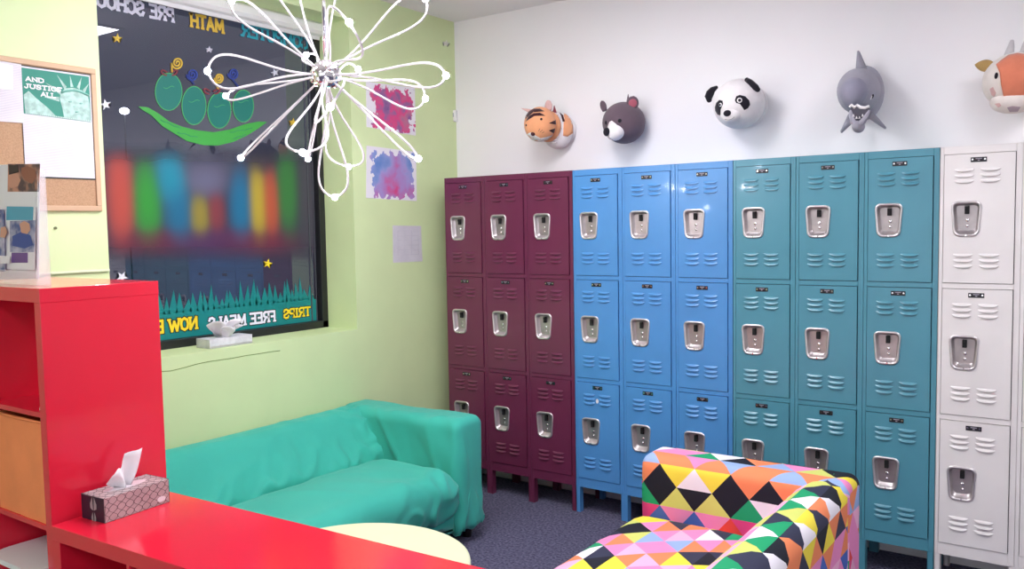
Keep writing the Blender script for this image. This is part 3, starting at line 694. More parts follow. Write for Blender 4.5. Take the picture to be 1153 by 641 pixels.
# index 0 = triangle with its apex on the first vertex of the row; rows listed from the bottom up
ROWS = ['KyKyKGWKyPKyKGOK', 'KYWYKOKOyYWYKOKO', 'POYkKyWGPObkYPWG', 'pPpMRMRPBPBMPPpP', 'PPRWGKyKyKGMPbPO', 'PpPOKOKYWYKOGPbW', 'bObOObOPOObPbYOP', 'YKyPbOKWGPPWWPOW']
m_tri = tri_mat('triangle_cloth', ROWS, off=(.061, .002))
RB = ['PpbMPPbMRPMOPBpM', 'KyKyKGWKyPKyKGOK', 'KYWYKOKOyYWYKOKO', 'POWPpPyPWOpPYWPp', 'pPpppPpPppPppPpp', 'PPpppPPpppPPpPpp', 'pyppPypppypPypyp', 'GWGkykGWGykGWGyk', 'kWkYKWOkYWkOKWkY', 'OYkYOkOYKOYkOYOK', 'POBOPPOBPOPBOPOB', 'BPBpBPpBPBpPBpPB', 'GWGpKGWGPKGpWGKG', 'KWKGPWKGKPGKWKPG']
RS = ['pPbPOPpbPOpPbOPp', 'PbOpYkWPOkYpPbOW', 'OkGWGPOkKYPOkGPO', 'pPOkKYyKkPGWOpPb', 'bPpOYPKyOPkKYpPO', 'PkGWGkOPbPpOYYKy']
# ------------------------------------------------------------------ patterned sofa: same frame, facing the green one
ps = make_sofa('sofa with a multicoloured triangle pattern in front of the blue and teal lockers', 2.585, -.648, -1, m_tri, wrk=.4, L=1.66, mb=tri_mat('triangle_cloth_back', RB), ms_=tri_mat('triangle_cloth_seat', RS))
# ------------------------------------------------------------------ round table
TC = (1.175, -1.955); TZ = .43
t = thing('coffee_table', 'round pale cream low table in front of the green sofa', 'table', (TC[0], TC[1], 0))
b = B()
pr = [(0, TZ-.03), (.39, TZ-.03), (.408, TZ-.026), (.413, TZ-.015), (.410, TZ-.004), (.402, TZ), (0, TZ)]
n = 72; rg = []
for r_, z in pr: rg.append([b.verts.new((TC[0]+r_*math.cos(2*PI*i/n), TC[1]+r_*.965*math.sin(2*PI*i/n), z)) for i in range(n)] if r_ else [b.verts.new((TC[0], TC[1], z))]*n)
for A_, C_ in zip(rg, rg[1:]):
    for i in range(n):
        l = []
        for v in (A_[i], A_[(i+1) % n], C_[(i+1) % n], C_[i]):
            if v not in l: l.append(v)
        b.faces.new(l)
obj('tabletop', b, mat('cream_tabletop', (226, 232, 192), .35, coat=.2), t)
m_tleg = mat('cream_leg', (215, 218, 185), .4)
for a in (45, 135, 225, 315):
    b = B(); c, s = math.cos(math.radians(a)), math.sin(math.radians(a))
    cyl(b, (TC[0]+c*.33, TC[1]+s*.31, 0), (TC[0]+c*.28, TC[1]+s*.26, TZ-.03), .018, 14, .024); obj('leg', b, m_tleg, t, True)
# ------------------------------------------------------------------ red shelving unit
SX1, SY0, SY1, SZ = .700, -2.772, -2.378, 1.4465
SX0 = SX1-.745
t = thing('shelving_unit', 'tall glossy red cube shelving unit at the left edge', 'shelf', ((SX0+SX1)/2, (SY0+SY1)/2, 0))
TK = .044; th_ = .3365; tk = .0155
b = B(); box(b, SX0, SX1, SY0, SY1, SZ-TK, SZ, .0012, seg=1); obj('top_panel', b, m_red, t)
b = B(); box(b, SX0, SX1, SY0, SY1, 0, TK, .0012, seg=1); obj('bottom_panel', b, m_red, t)
for a in (SX0, SX1-TK+.006):
    b = B(); box(b, a+.0005, a+TK-.0065, SY0+.001, SY1-.001, TK, SZ-TK, .0012, seg=1); obj('side_panel', b, m_red, t)
xm = (SX0+SX1)/2
b = B(); box(b, xm-tk/2, xm+tk/2, SY0+.002, SY1-.002, TK, SZ-TK); obj('divider', b, m_red, t)
shz = []
for k in range(1, 4):
    z = SZ-TK-k*th_-(k-1)*tk-.004*k; shz.append(z)
    for a, e in ((SX0+TK-.006, xm-tk/2), (xm+tk/2, SX1-TK+.006)):
        b = B(); box(b, a, e, SY0+.002, SY1-.002, z-tk, z); obj('shelf_board', b, m_red, t)
b = B(); box(b, SX0+.01, SX1-.01, SY1-.006, SY1-.002, .03, SZ-.02)
# fabric bins
m_or = mat('orange_fabric', (255, 150, 92), .85, noise_amt=.07, scale=9, bump=.2, bscale=300)
def bin_(x0, x1, z0, label):
    t = thing('fabric_bin', label, 'storage bin', ((x0+x1)/2, (SY0+SY1)/2, z0))
    h = th_-.014; b = B(); n = 14; y0 = SY0+.006; y1 = SY1-.03
    g = []
    for i in range(n+1):
        row = []
        for j in range(n+1):
            s, v = i/n, j/n; x = x0+(x1-x0)*s; z = z0+h*v
            dy = -.006*math.sin(PI*s)*math.sin(PI*v)+.004*noise.noise(Vector((s*4, v*5, z0*7)))-.004*max(0, ridge(Vector((s, 0, v)), (1, 0, -.5), 4, 1)-.8)
            row.append(b.verts.new((x, y0+dy+.004, z)))
        g.append(row)
    for i in range(n):
        for j in range(n): b.faces.new((g[i][j], g[i+1][j], g[i+1][j+1], g[i][j+1]))
    box(b, x0, x0+.004, y0+.005, y1, z0, z0+h); box(b, x1-.004, x1, y0+.005, y1, z0, z0+h); box(b, x0, x1, y1-.004, y1, z0, z0+h); box(b, x0, x1, y0+.006, y1, z0, z0+.004); box(b, x0, x1, y0+.0075, y0+.0105, z0, z0+h)
    obj('fabric_body', b, m_or, t, True)
    b = B(); tube(b, [(x0, y0+.002, z0+h), ((x0+x1)/2, y0-.001, z0+h-.002), (x1, y0+.002, z0+h)], .0035, 6); obj('hem', b, m_or, t)
bin_(xm+tk/2+.004, SX1-TK+.003, shz[1]+.0005, 'orange fabric bin in the red shelving unit, right column')
bin_(SX0+TK-.001, xm-tk/2-.004, shz[1]+.0005, 'orange fabric bin in the left column of the red shelving unit')
# white papers leaning in the top cube, white storage box lower down
zf = shz[0]
t = thing('paper_stack', 'white folder standing on end in the top cube of the red shelving unit', 'folder', (SX1-.05, -2.6, zf))
b = B(); xr = SX1-TK+.004
prism(b, [(xr-.040, SY0+.02, zf+.001), (xr-.006, SY0+.02, zf+.001), (xr-.003, SY0+.045, zf+.27), (xr-.010, SY0+.045, zf+.27)], (0, .24, 0)); obj('folder_body', b, m_paper, t)
b = B(); prism(b, [(xr-.030, SY0+.019, zf+.06), (xr-.020, SY0+.019, zf+.06), (xr-.014, SY0+.032, zf+.17), (xr-.018, SY0+.032, zf+.17)], (0, -.001, 0)); obj('spine_label', b, mat('spine_grey', (190, 190, 205), .6), t)
bx1, bx0 = SX1-TK-.006, xm+tk/2+.012; bz = shz[2]
t = thing('storage_box', 'white lidded plastic box in the third cube of the red shelving unit', 'box', ((bx0+bx1)/2, -2.6, bz))
b = B(); box(b, bx0+.012, bx1-.008, SY0+.02, SY1-.08, bz+.001, .555, .015, seg=3); obj('box_body', b, m_plastic, t, True)
b = B(); vs_ = [b.verts.new((x, y, z)) for z in (.553, .570) for x, y in [(bx0+.005, SY1-.07)]+[(bx0+.005+.07*(1-math.cos(a*PI/12)), SY0-.045+.07*(1-math.sin(a*PI/12))) for a in range(7)]+[(bx1, SY0-.045), (bx1, SY1-.07)]]
n_ = len(vs_)//2; b.faces.new(vs_[:n_][::-1]); b.faces.new(vs_[n_:])
for i in range(n_): b.faces.new((vs_[i], vs_[(i+1) % n_], vs_[n_+(i+1) % n_], vs_[n_+i]))
obj('lid', b, m_plastic, t)
# ------------------------------------------------------------------ low red unit (counter)
ang = math.radians(2.6)
LX0, LY0, LW, LD, LZ = .7195, -2.783, 1.46, .398, .722
def lp_(x, y, z): return Vector((LX0+x*math.cos(ang)-y*math.sin(ang), LY0+x*math.sin(ang)+y*math.cos(ang), z))
def lbox(x0, x1, y0, y1, z0, z1, bev=.0012):
    b = B(); box(b, x0, x1, y0, y1, z0, z1, bev, seg=1)
    for v in b.verts: v.co = lp_(v.co.x, v.co.y, v.co.z)
    return b
t = thing('low_shelving_unit', 'low glossy red shelving unit used as a counter in the foreground', 'shelf', lp_(LW/2, LD/2, 0))
TK2 = .046
obj('top_panel', lbox(0, LW, 0, LD, LZ-TK2, LZ), m_red, t); obj('bottom_panel', lbox(0, LW, 0, LD, 0, TK2), m_red, t)
for a in (0, LW-TK2+.004): obj('side_panel', lbox(a+.0005, a+TK2-.0045, .001, LD-.001, TK2, LZ-TK2), m_red, t)
inn = (LW-2*TK2+.008-3*tk)/4
for k in range(1, 4):
    x = TK2-.004+k*inn+(k-1)*tk; obj('divider', lbox(x, x+tk, .003, LD-.003, TK2, LZ-TK2), m_red, t)
for k in range(4):
    x = TK2-.004+k*(inn+tk); obj('shelf_board', lbox(x, x+inn, .003, LD-.003, .36, .36+tk), m_red, t)
obj('back_board', lbox(.02, LW-.02, LD-.008, LD-.003, .03, LZ-.03), m_red, t)
# ------------------------------------------------------------------ patterned tissue box
def tissue(bm, base, h, w, seed, n=14, lean=(0, 0), prof=None):
    """crumpled, pulled-up tissue: a twisted fan with two peaks"""
    random.seed(seed); g = []
    for i in range(n+1):
        s = i/n; row = []
        top = h*(.55+.45*abs(math.sin(s*PI*1.5+.5)))
        if prof:
            for (s0, v0), (s1, v1) in zip(prof, prof[1:]):
                if s0 <= s <= s1: top = h*(v0+(v1-v0)*(s-s0)/(s1-s0))
        for j in range(7):
            v = j/6; ww = w*(.35+.65*v)
            x = (s-.5)*ww+lean[0]*v; y = .012*math.sin(s*9+v*2+seed)*(1-.3*v)*w/.08+lean[1]*v; z = top*v
            nz = .006*noise.noise(Vector((s*5, v*4, seed)))
            row.append(bm.verts.new(Vector(base(x, y+nz, z))))
        g.append(row)
    fs = []
    for i in range(n):
        for j in range(6): f = bm.faces.new((g[i][j], g[i+1][j], g[i+1][j+1], g[i][j+1])); f.smooth = True; fs.append(f)
    r = bmesh.ops.extrude_face_region(bm, geom=fs)
    bmesh.ops.translate(bm, verts=[v for v in r['geom'] if isinstance(v, bmesh.types.BMVert)], vec=Vector(base(0, .0012, 0))-Vector(base(0, 0, 0)))
bang = math.radians(5.0); BC = Vector((.778, -2.572, LZ)); BW, BL, BH = .115, .232, .078
def bp_(x, y, z): return BC+Vector((x*math.cos(bang)-y*math.sin(bang), x*math.sin(bang)+y*math.cos(bang), z))
# local x across (-BW/2..BW/2), y along, towards the sofa
t = thing('tissue_box', 'tissue box with a black line diamond pattern on the red counter', 'tissue box', BC)
def bbox(x0, x1, y0, y1, z0, z1, bev=0):
    b = B(); box(b, x0, x1, y0, y1, z0, z1, bev, seg=1)
    for v in b.verts: v.co = bp_(*v.co)
    return b
m_tb = mat('box_taupe', (190, 172, 172), .45, noise_amt=.15, scale=25); m_line = mat('box_line', (40, 30, 42), .5); m_navy = mat('box_navy', (34, 28, 50), .4)
obj('carton', bbox(-BW/2, BW/2, -BL/2, BL/2, .0005, BH, .001), m_tb, t)
b = bbox(-BW/2+.001, BW/2-.001, -BL/2-.0008, -BL/2+.0005, .001, BH-.001); ep = obj('end_panel', b, m_navy, t)
def hexline(f, W_, H_, cx=7, rows_=2):
    """overlapping pointed ovals and diamonds drawn as thin strips on a face; f(s,v)->point"""
    b = B(); n = 16
    for k in range(cx*2+1):
        for ph in (0, PI):
            pts = []
            for i in range(n*rows_+1):
                v = i/(n*rows_); s = (k+.0)/(cx*2)+(.5/cx)*.5*math.sin(v*PI*rows_+ph)*(1 if True else 0)
                if 0 <= s <= 1: pts.append(f(s, v))
            if len(pts) > 2: tube(b, pts, .0007, 4)
    return b
obj('pattern_lines', hexline(lambda s, v: bp_(BW/2+.0002, -BL/2+BL*s, BH*v), BL, BH, 4, 3), m_line, t)
obj('pattern_lines', hexline(lambda s, v: bp_(-BW/2+BW*v, -BL/2+BL*s, BH+.0002), BL, BW, 4, 4), m_line, t)
b = B()
for (cx_, cz, s) in ((0.004, .045, 1), (0.004, .006, .7)):
    for k in (-1, 1):
        P = [bp_(cx_+k*.002, -BL/2-.0012, cz-.012*s), bp_(cx_+k*.015*s, -BL/2-.0012, cz-.006*s), bp_(cx_+k*.016*s, -BL/2-.0012, cz+.008*s), bp_(cx_+k*.004, -BL/2-.0012, cz+.030*s)]
        prism(b, P, (0, -.0004, 0))
obj('leaf_motif', b, mat('box_leaf', (150, 150, 150), .5), ep)
b = B(); prism(b, [bp_(BW/2+.001, .085+.016*math.cos(a*PI/10), .019+.009*math.sin(a*PI/10)) for a in range(20)], (.0006, 0, 0)); obj('oval_logo', b, m_paper, t)
b = B(); prism(b, [bp_(-.004+.028*math.cos(a*PI/10), .0+.075*math.sin(a*PI/10), BH+.0008) for a in range(20)], (0, 0, .0003)); obj('opening', b, mat('film', (215, 205, 210), .3), t)
b = B(); tissue(b, lambda x, y, z: bp_(y, x-.01, BH+z), .112, .125, 4, n=20, lean=(.006, 0), prof=[(0, .2), (.1, .42), (.28, .6), (.4, .55), (.48, .48), (.53, .66), (.58, .9), (.75, .96), (1, 1)]); obj('tissue', b, m_paper, t)
# white tissue box on the sill
q0, q1 = on(228, 391, 0, -.25), on(276, 388, 0, -.25)
yc, hw = (q0.y+q1.y)/2, (q1.y-q0.y)/2; X0 = -.30
t = thing('tissue_box', 'small white tissue box on the window sill', 'tissue box', (X0+.05, yc, WZ0))
b = B(); box(b, X0, X0+.11, yc-hw, yc+hw, WZ0+.001, WZ0+.046, .002); obj('carton', b, mat('carton_white', (222, 224, 228), .5, noise_amt=.2, scale=30), t)
b = B(); box(b, X0+.109, X0+.1106, yc-hw+.002, yc+hw-.002, WZ0+.004, WZ0+.012); obj('silver_band', b, m_steel, t)
b = B(); tissue(b, lambda x, y, z: Vector((X0+.055+y*1.6, yc+x-.01, WZ0+.046+z)), .085, .17, 9, lean=(-.01, .02)); tissue(b, lambda x, y, z: Vector((X0+.075+y*1.6, yc+x-.02, WZ0+.046+z)), .058, .12, 2, lean=(.02, .03)); obj('tissue', b, m_paper, t)
# ------------------------------------------------------------------ brochure holder on the red unit
HY = -2.70
def hq(x, y, Y=HY): return on(x, y, 1, Y)
xr = hq(45, 316).x; xl = xr-.37; zb = SZ
m_acr = D.materials.new('clear_acrylic'); m_acr.use_nodes = True; bs = m_acr.node_tree.nodes['Principled BSDF']; bs.inputs['Base Color'].default_value = (.93, .93, .96, 1); bs.inputs['Roughness'].default_value = .05; bs.inputs['Alpha'].default_value = .22
t = thing('brochure_holder', 'clear acrylic brochure holder on top of the red shelving unit', 'brochure holder', ((xl+xr)/2, HY, zb))
zh = hq(45, 186).z
b = B(); box(b, xl, xr+.004, HY+.03, HY+.033, zb+.001, zh-.01); obj('back_plate', b, m_acr, t)
for x in (xl, xr+.001):
    b = B(); prism(b, [(x, HY-.012, zb+.001), (x, HY+.03, zb+.001), (x, HY+.03, zh-.012), (x, HY+.01, zh-.012)], (.003, 0, 0)); obj('side_plate', b, m_acr, t)
b = B(); box(b, xl+.003, xr+.001, HY-.012, HY-.010, zb+.001, zb+.05); obj('front_lip', b, m_acr, t)
b = B(); box(b, xl, xr+.004, HY-.012, HY+.034, zb+.0002, zb+.003); obj('base_plate', b, m_acr, t)
def leaflet(name, pxs, Y, m, label=None, parts=(), gr=None, tilt=.02):
    P = [on(x, y, 1, Y) for x, y in pxs]
    b = B(); prism(b, P, (0, .0015, 0)); o = tag(obj(name, b, m), label, 'brochure', gr)
    for nm, q, mm, dd in parts:
        b = B(); prism(b, [on(x, y, 1, Y-.0006-dd) for x, y in q], (0, .0005, 0)); obj(nm, b, mm, o)
    return o
m_ph1 = mat('photo_dark', (74, 54, 66), .4, col2=(196, 140, 118), scale=30, detail=1); m_ph2 = mat('photo_blue', (58, 76, 140), .4, col2=(180, 176, 200), scale=26, detail=2)
m_teal = mat('print_teal', (76, 160, 188), .5); m_pur = mat('print_purple', (104, 60, 140), .5); m_skin = mat('print_skin', (206, 150, 128), .5); m_hair = mat('print_hair', (48, 36, 44), .5); m_br = mat('print_brown', (150, 92, 74), .5)
leaflet('brochure', [(-8, 186), (44.5, 184), (43.5, 314), (-8, 315)], HY+.012, m_paper, 'white brochure with a photo of two faces, rear pocket of the clear holder',
        [('photo', [(9, 184.5), (45, 185), (43.8, 216), (8.5, 216)], m_ph1, 0), ('face', [(9, 198), (14, 193), (20, 196), (23, 203), (20, 210), (12, 212), (8.6, 207)], m_skin, .0006), ('face', [(24, 189), (31, 187), (39, 191), (41, 199), (36, 207), (28, 203), (24, 196)], m_br, .0006), ('hair', [(10, 186), (20, 186), (21, 194), (16, 192), (10, 197)], m_hair, .0012)])
leaflet('brochure', [(5, 232), (40, 233), (39, 304), (3, 303)], HY+.004, m_paper, 'brochure with a teal heading and blue photo, front pocket of the clear holder',
        [('heading', [(7.5, 232.5), (37.5, 233), (37, 248), (7, 248)], m_teal, 0), ('photo', [(11, 249), (40, 248), (38.5, 284), (11, 284)], m_ph2, 0), ('face', [(22, 252), (27, 249), (33, 252), (34, 259), (30, 264), (24, 262)], m_skin, .0006), ('shirt', [(14, 266), (24, 261), (34, 265), (37, 276), (28, 280), (14, 277)], m_blue, .0006), ('band', [(13, 284.5), (31, 284.5), (31, 296), (13, 296)], m_pur, .0006)])
leaflet('brochure', [(-8, 236), (4, 236), (6, 306), (-8, 306)], HY-.002, m_ph2, 'brochure with a grey and blue photo at the left of the clear holder',
        [('face', [(1, 256), (6, 255), (8, 262), (5, 268), (0, 267)], m_skin, .0006), ('cover_text', [(0, 288), (11, 288.5), (11, 297), (0, 297)], m_paper, .0006)])
# ------------------------------------------------------------------ chandelier
HD = 3.1; HC = CAM+ray(366.5, 84)*HD; PXM = HD/F       # metres per pixel at the hub
t = thing('chandelier', 'silver firework chandelier of looping white arms with tiny lit bulbs', 'chandelier', (HC.x, HC.y, H))
b = B(); cyl(b, (HC.x, HC.y, H), (HC.x, HC.y, H-.03), .06, 32, .055); obj('canopy', b, m_chrome, t)
b = B(); cyl(b, (HC.x, HC.y, H-.03), (HC.x, HC.y, HC.z+.03), .006, 12); obj('rod', b, m_chrome, t)
b = B(); ball(b, HC, .054); 
random.seed(5)
for k in range(26):
    d = Vector((random.uniform(-1, 1), random.uniform(-1, 1), random.uniform(-1, 1))).normalized(); ball(b, HC+d*.050, .011, nu=10, nv=6)
obj('hub', b, m_chrome, t, True)
# tip pixel, half width (px) of the loop, sign of depth, roll of the loop plane
LO = [(235, 80, 17, -1, 0), (255, 108, 9, 1, .5), (262, 2, 10, -1, 0), (305, -48, 13, 1, .4), (374, -60, 9, -1, .3), (393, 26, 26, -1, .2), (478, 0, 15, 1, 0), (501, 85, 12, -1, .3),
      (478, 111, 15, 1, .2), (470, 178, 6, -1, .8), (272, 177, 5, 1, .9), (341, 171, 19, -1, 0), (392, 187, 22, 1, .3), (377, 221, 15, 1, -.2), (347, 178, 4, 1, .9), (372, 120, 24, -1, .5), (403, 78, 9, 1, .4), (345, 62, 8, 1, .3)]
RL = .455
for (tx, ty, hwp, sg, rl) in LO:
    dx, dy = (tx-366.5)*PXM, -(ty-84)*PXM; d2 = math.hypot(dx, dy); dz = math.sqrt(max(0, RL*RL-d2*d2))
    if d2 < .2: dz = .36
    dpt = -sg*dz if d2 > .12 else dz*sg
    # depth towards the viewer shortens distance: keep the tip on its line of sight
    dist = HD+(-dz*sg if d2 < .45 else 0)*-1 if False else HD+dz*sg*.9
    tip = CAM+ray(tx, ty)*dist
    a = (tip-HC); Ln = a.length; a.normalize()
    w = a.cross(fw);  w = w.normalized() if w.length > .05 else rt.copy()
    w2 = a.cross(w).normalized(); w = (w*math.cos(rl)+w2*math.sin(rl)).normalized(); hw = hwp*PXM*1.08
    if hw < .016: hw = .016
    pts = []
    for i in range(41):
        s = i/40; ph = 2*PI*s      # 0..1 goes out on one side and back on the other
        rad = math.sin(PI*s)**.85 if 0 < s < 1 else 0
        rad = .5-.5*math.cos(ph); ac = .03+(Ln-.03)*rad**.72
        side = hw*1.64*math.sin(ph)*rad**1.15 if rad > 0 else 0
        pts.append(HC+a*ac+w*side)
    b = B(); tube(b, pts[1:-1], .0041, 8); lo = obj('loop_arm', b, m_tube, t, True)
    b = B(); ball(b, HC+a*(Ln+.004), (.011, .011, .011), nu=14, nv=10); obj('bulb', b, m_bulb, lo, True)

# unseen framed glowing sheet, added behind the viewer to brighten the room
b = B(); box(b, .8, 6.2, YB, YB+.06, .5, .56); box(b, .8, 6.2, YB, YB+.06, 2.5, 2.56)
for x in (.8, 2.58, 4.36, 6.14): box(b, x, x+.06, YB, YB+.06, .56, 2.5)
fill_fr = tag(obj('fill_light_frame', b, m_trim), kind='structure')
b = B(); box(b, .86, 6.14, YB+.02, YB+.03, .56, 2.5); obj('pane', b, mat('fill_light_glow', (255, 255, 255), .3, emit=(245, 248, 255), es=LS['fill_es']), fill_fr)  # emissive sheet, added as fill light
# ------------------------------------------------------------------ animal heads on the white wall
def felt(n, c, **k): return mat(n, c, .95, noise_amt=.06, scale=30, bump=.25, bscale=420, spec=.15, sheen=.2, **k)
def hit(px, py, c, rad, R=None, off=0):
    """point on an ellipsoid seen at a pixel, and the outward normal"""
    R = R or Matrix.Identity(3); RI = R.transposed(); d = ray(px, py).normalized(); o = RI@(CAM-c); dd = RI@d; rr = Vector(rad)
    o2 = Vector((o.x/rr.x, o.y/rr.y, o.z/rr.z)); d2 = Vector((dd.x/rr.x, dd.y/rr.y, dd.z/rr.z))
    A_ = d2.dot(d2); Bq = 2*o2.dot(d2); Cq = o2.dot(o2)-1; disc = Bq*Bq-4*A_*Cq
    tt = (-Bq-math.sqrt(disc))/(2*A_) if disc > 0 else -Bq/(2*A_)
    q = o2+d2*tt
    if disc <= 0: q.normalize()
    n_ = R@Vector((q.x/rr.x, q.y/rr.y, q.z/rr.z)); n_.normalize()
    return c+R@Vector((q.x*rr.x, q.y*rr.y, q.z*rr.z))+n_*off, n_
def patch(name, poly, c, rad, m, parent, R=None, off=.0012, rings=4):
    """felt applique lying on an ellipsoid"""
    cx = sum(p[0] for p in poly)/len(poly); c_y = sum(p[1] for p in poly)/len(poly); P = []
    for i in range(len(poly)):
        a, e = poly[i], poly[(i+1) % len(poly)]
        for k in range(3): P.append((a[0]+(e[0]-a[0])*k/3, a[1]+(e[1]-a[1])*k/3))
    b = B(); n = len(P); g = []
    for r_ in range(1, rings+1): g.append([b.verts.new(hit(cx+(x-cx)*r_/rings, c_y+(y-c_y)*r_/rings, c, rad, R, off)[0]) for x, y in P])
    cv = b.verts.new(hit(cx, c_y, c, rad, R, off)[0])
    for i in range(n):
        b.faces.new((cv, g[0][i], g[0][(i+1) % n]))
        for r_ in range(rings-1): b.faces.new((g[r_][i], g[r_+1][i], g[r_+1][(i+1) % n], g[r_][(i+1) % n]))
    bmesh.ops.recalc_face_normals(b, faces=b.faces)
    rim = [b.verts.new(hit(cx+(x-cx)*1.0, c_y+(y-c_y)*1.0, c, rad, R, -.002)[0]) for x, y in P]
    for i in range(n): b.faces.new((g[-1][i], rim[i], rim[(i+1) % n], g[-1][(i+1) % n]))
    return obj(name, b, m, parent, True)
def frame_from(n_, upv=Vector((0, 0, 1))):
    x = upv.cross(n_).normalized(); y = n_.cross(x).normalized(); return Matrix((x, y, n_)).transposed()
def blob(name, px, py, c, rad, size, m, parent, R=None, sink=.4, roll=0):
    p, n_ = hit(px, py, c, rad, R); b = B(); Q = frame_from(n_)@Matrix.Rotation(roll, 3, 'Z'); ball(b, p-n_*size[2]*sink*0, size, Q, 16, 10); return obj(name, b, m, parent, True)
def strokes(name, lines, c, rad, m, parent, R=None, r_=.0009):
    b = B()
    for l in lines: tube(b, [hit(x, y, c, rad, R, .0012)[0] for x, y in l], r_, 5)
    return obj(name, b, m, parent)
def ear(name, base, tip, width, thick, m, parent, shape='round', fwd=Vector((0, -1, 0))):
    """solid ear growing from base to tip, flat side facing fwd"""
    a = tip-base; L_ = a.length; a = a.normalized(); s = a.cross(fwd).normalized(); nn = s.cross(a)
    b = B(); n = 14; pts = []
    for i in range(n+1):
        v = i/n
        if shape == 'round': wv = width*math.sqrt(max(0, 1-((v-.42)/.58)**2)) if v > .42 else width*(.72+.28*v/.42)
        elif shape == 'leaf': wv = width*math.sin(PI*min(1, .12+v*.88))**.75
        else: wv = width*(1-v)**.8
        pts.append((v, max(wv, .0006)))
    rings = []
    for v, wv in pts:
        th = thick*(.45+.55*wv/width); rings.append([b.verts.new(base+a*(L_*v)+s*(wv*math.cos(2*PI*k/12))+nn*(th*math.sin(2*PI*k/12))) for k in range(12)])
    for A_, C_ in zip(rings, rings[1:]):
        for k in range(12): b.faces.new((A_[k], A_[(k+1) % 12], C_[(k+1) % 12], C_[k]))
    b.faces.new(rings[0][::-1]); b.faces.new(rings[-1])
    return obj(name, b, m, parent, True), (s, nn, a)
f_or = felt('tiger_felt', (238, 168, 122)); f_wh = felt('white_felt', (240, 236, 236)); f_bk = felt('black_felt', (34, 32, 40)); f_br = felt('brown_felt', (66, 30, 36))
f_gb = felt('bear_felt', (104, 88, 98)); f_pk = felt('pink_felt', (176, 96, 110)); f_sh = felt('shark_felt', (166, 164, 176)); f_sd = felt('shark_dark_felt', (150, 149, 166)); f_mo = felt('mouth_felt', (84, 82, 92)); f_cow = felt('cow_felt', (226, 134, 104)); f_tan = felt('tan_felt', (178, 146, 92)); f_cr = felt('cream_felt', (236, 226, 218)); f_lp = felt('light_pink_felt', (224, 182, 176))
AH = 'plush animal heads above the lockers'
# ---- tiger
bc = on(628, 147, 1, YW-.065); hc = on(608, 140, 1, YW-.23)
t = thing('tiger_head', 'plush tiger head mounted on the white wall above the burgundy lockers', 'plush head', (bc.x, YW, bc.z), AH)
brad = (.098, .075, .108)
b = B(); ball(b, bc, brad); ball(b, bc+Vector((0, .055, 0)), (.09, .012, .1)); nb = obj('neck', b, f_wh, t, True)
patch('neck_patch', [(635, 125), (641, 129), (645, 140), (645, 150), (639, 154), (634, 153), (634.5, 140)], bc, brad, f_or, nb)
patch('neck_stripe', [(630, 127), (634, 130), (636, 137), (633.5, 137), (632, 131)], bc, brad, f_br, nb, off=.0025)
b = B()
for k in range(13):
    y0 = 124+k*3.0; tip, n_ = hit(627.5+5.5*math.sin(PI*k/12), y0, bc, brad, None, .001)
    a0, _ = hit(619+3*math.sin(PI*k/12), y0-1.6, bc, brad, None, .0); a1, _ = hit(619+3*math.sin(PI*k/12), y0+1.6, bc, brad, None, .0)
    q = (a0+a1)/2; tube(b, [q, (q+tip)/2+n_*.008, tip+n_*.002], [.011, .009, .002], 7)
obj('ruff', b, f_wh, t, True)
hr = (.094, .088, .099)
b = B(); ball(b, hc, hr); ball(b, hc+Vector((0, .085, -.005)), (.083, .055, .09)); hd = obj('head', b, f_or, t, True)
patch('muzzle', [(592, 152), (597, 149), (601, 156), (609, 158), (618, 157), (624, 152), (624, 156), (614, 161), (600, 160)], hc, hr, f_wh, hd)
patch('stripe', [(591, 131), (594, 126), (601, 122.5), (608, 122.5), (613, 125.5), (606, 125), (598, 127), (592, 134)], hc, hr, f_br, hd)
patch('stripe', [(592, 137), (595, 131), (601, 127.5), (608, 127), (614, 130.5), (606, 130), (598, 131.5)], hc, hr, f_br, hd)
patch('stripe', [(618, 138.8), (625.5, 135), (626, 140.5)], hc, hr, f_br, hd)
patch('stripe', [(618, 147), (625, 144.5), (623.5, 150.5)], hc, hr, f_br, hd)
blob('nose', 600, 151, hc, hr, (.014, .012, .008), f_br, hd); blob('eye', 609.5, 134.2, hc, hr, (.007, .007, .004), f_bk, hd); blob('eye', 592.5, 141, hc, hr, (.005, .006, .004), f_bk, hd)
strokes('whiskers', [[(606, 148), (608, 145)], [(608, 149), (611, 146)], [(610, 150), (613, 148)], [(600, 155), (604, 157.5), (609, 156)]], hc, hr, f_br, hd)
ear('ear', hc+Vector((-.055, .02, .075)), on(587, 122, 1, hc.y+.0), .016, .008, f_lp, hd, 'point'); ear('ear', hc+Vector((.045, .03, .075)), on(616.5, 113.5, 1, hc.y+.06), .026, .012, f_lp, hd, 'round'); ear('ear', bc+Vector((.0, -.03, .09)), on(624, 119, 1, bc.y-.06), .018, .008, f_pk, t, 'point')
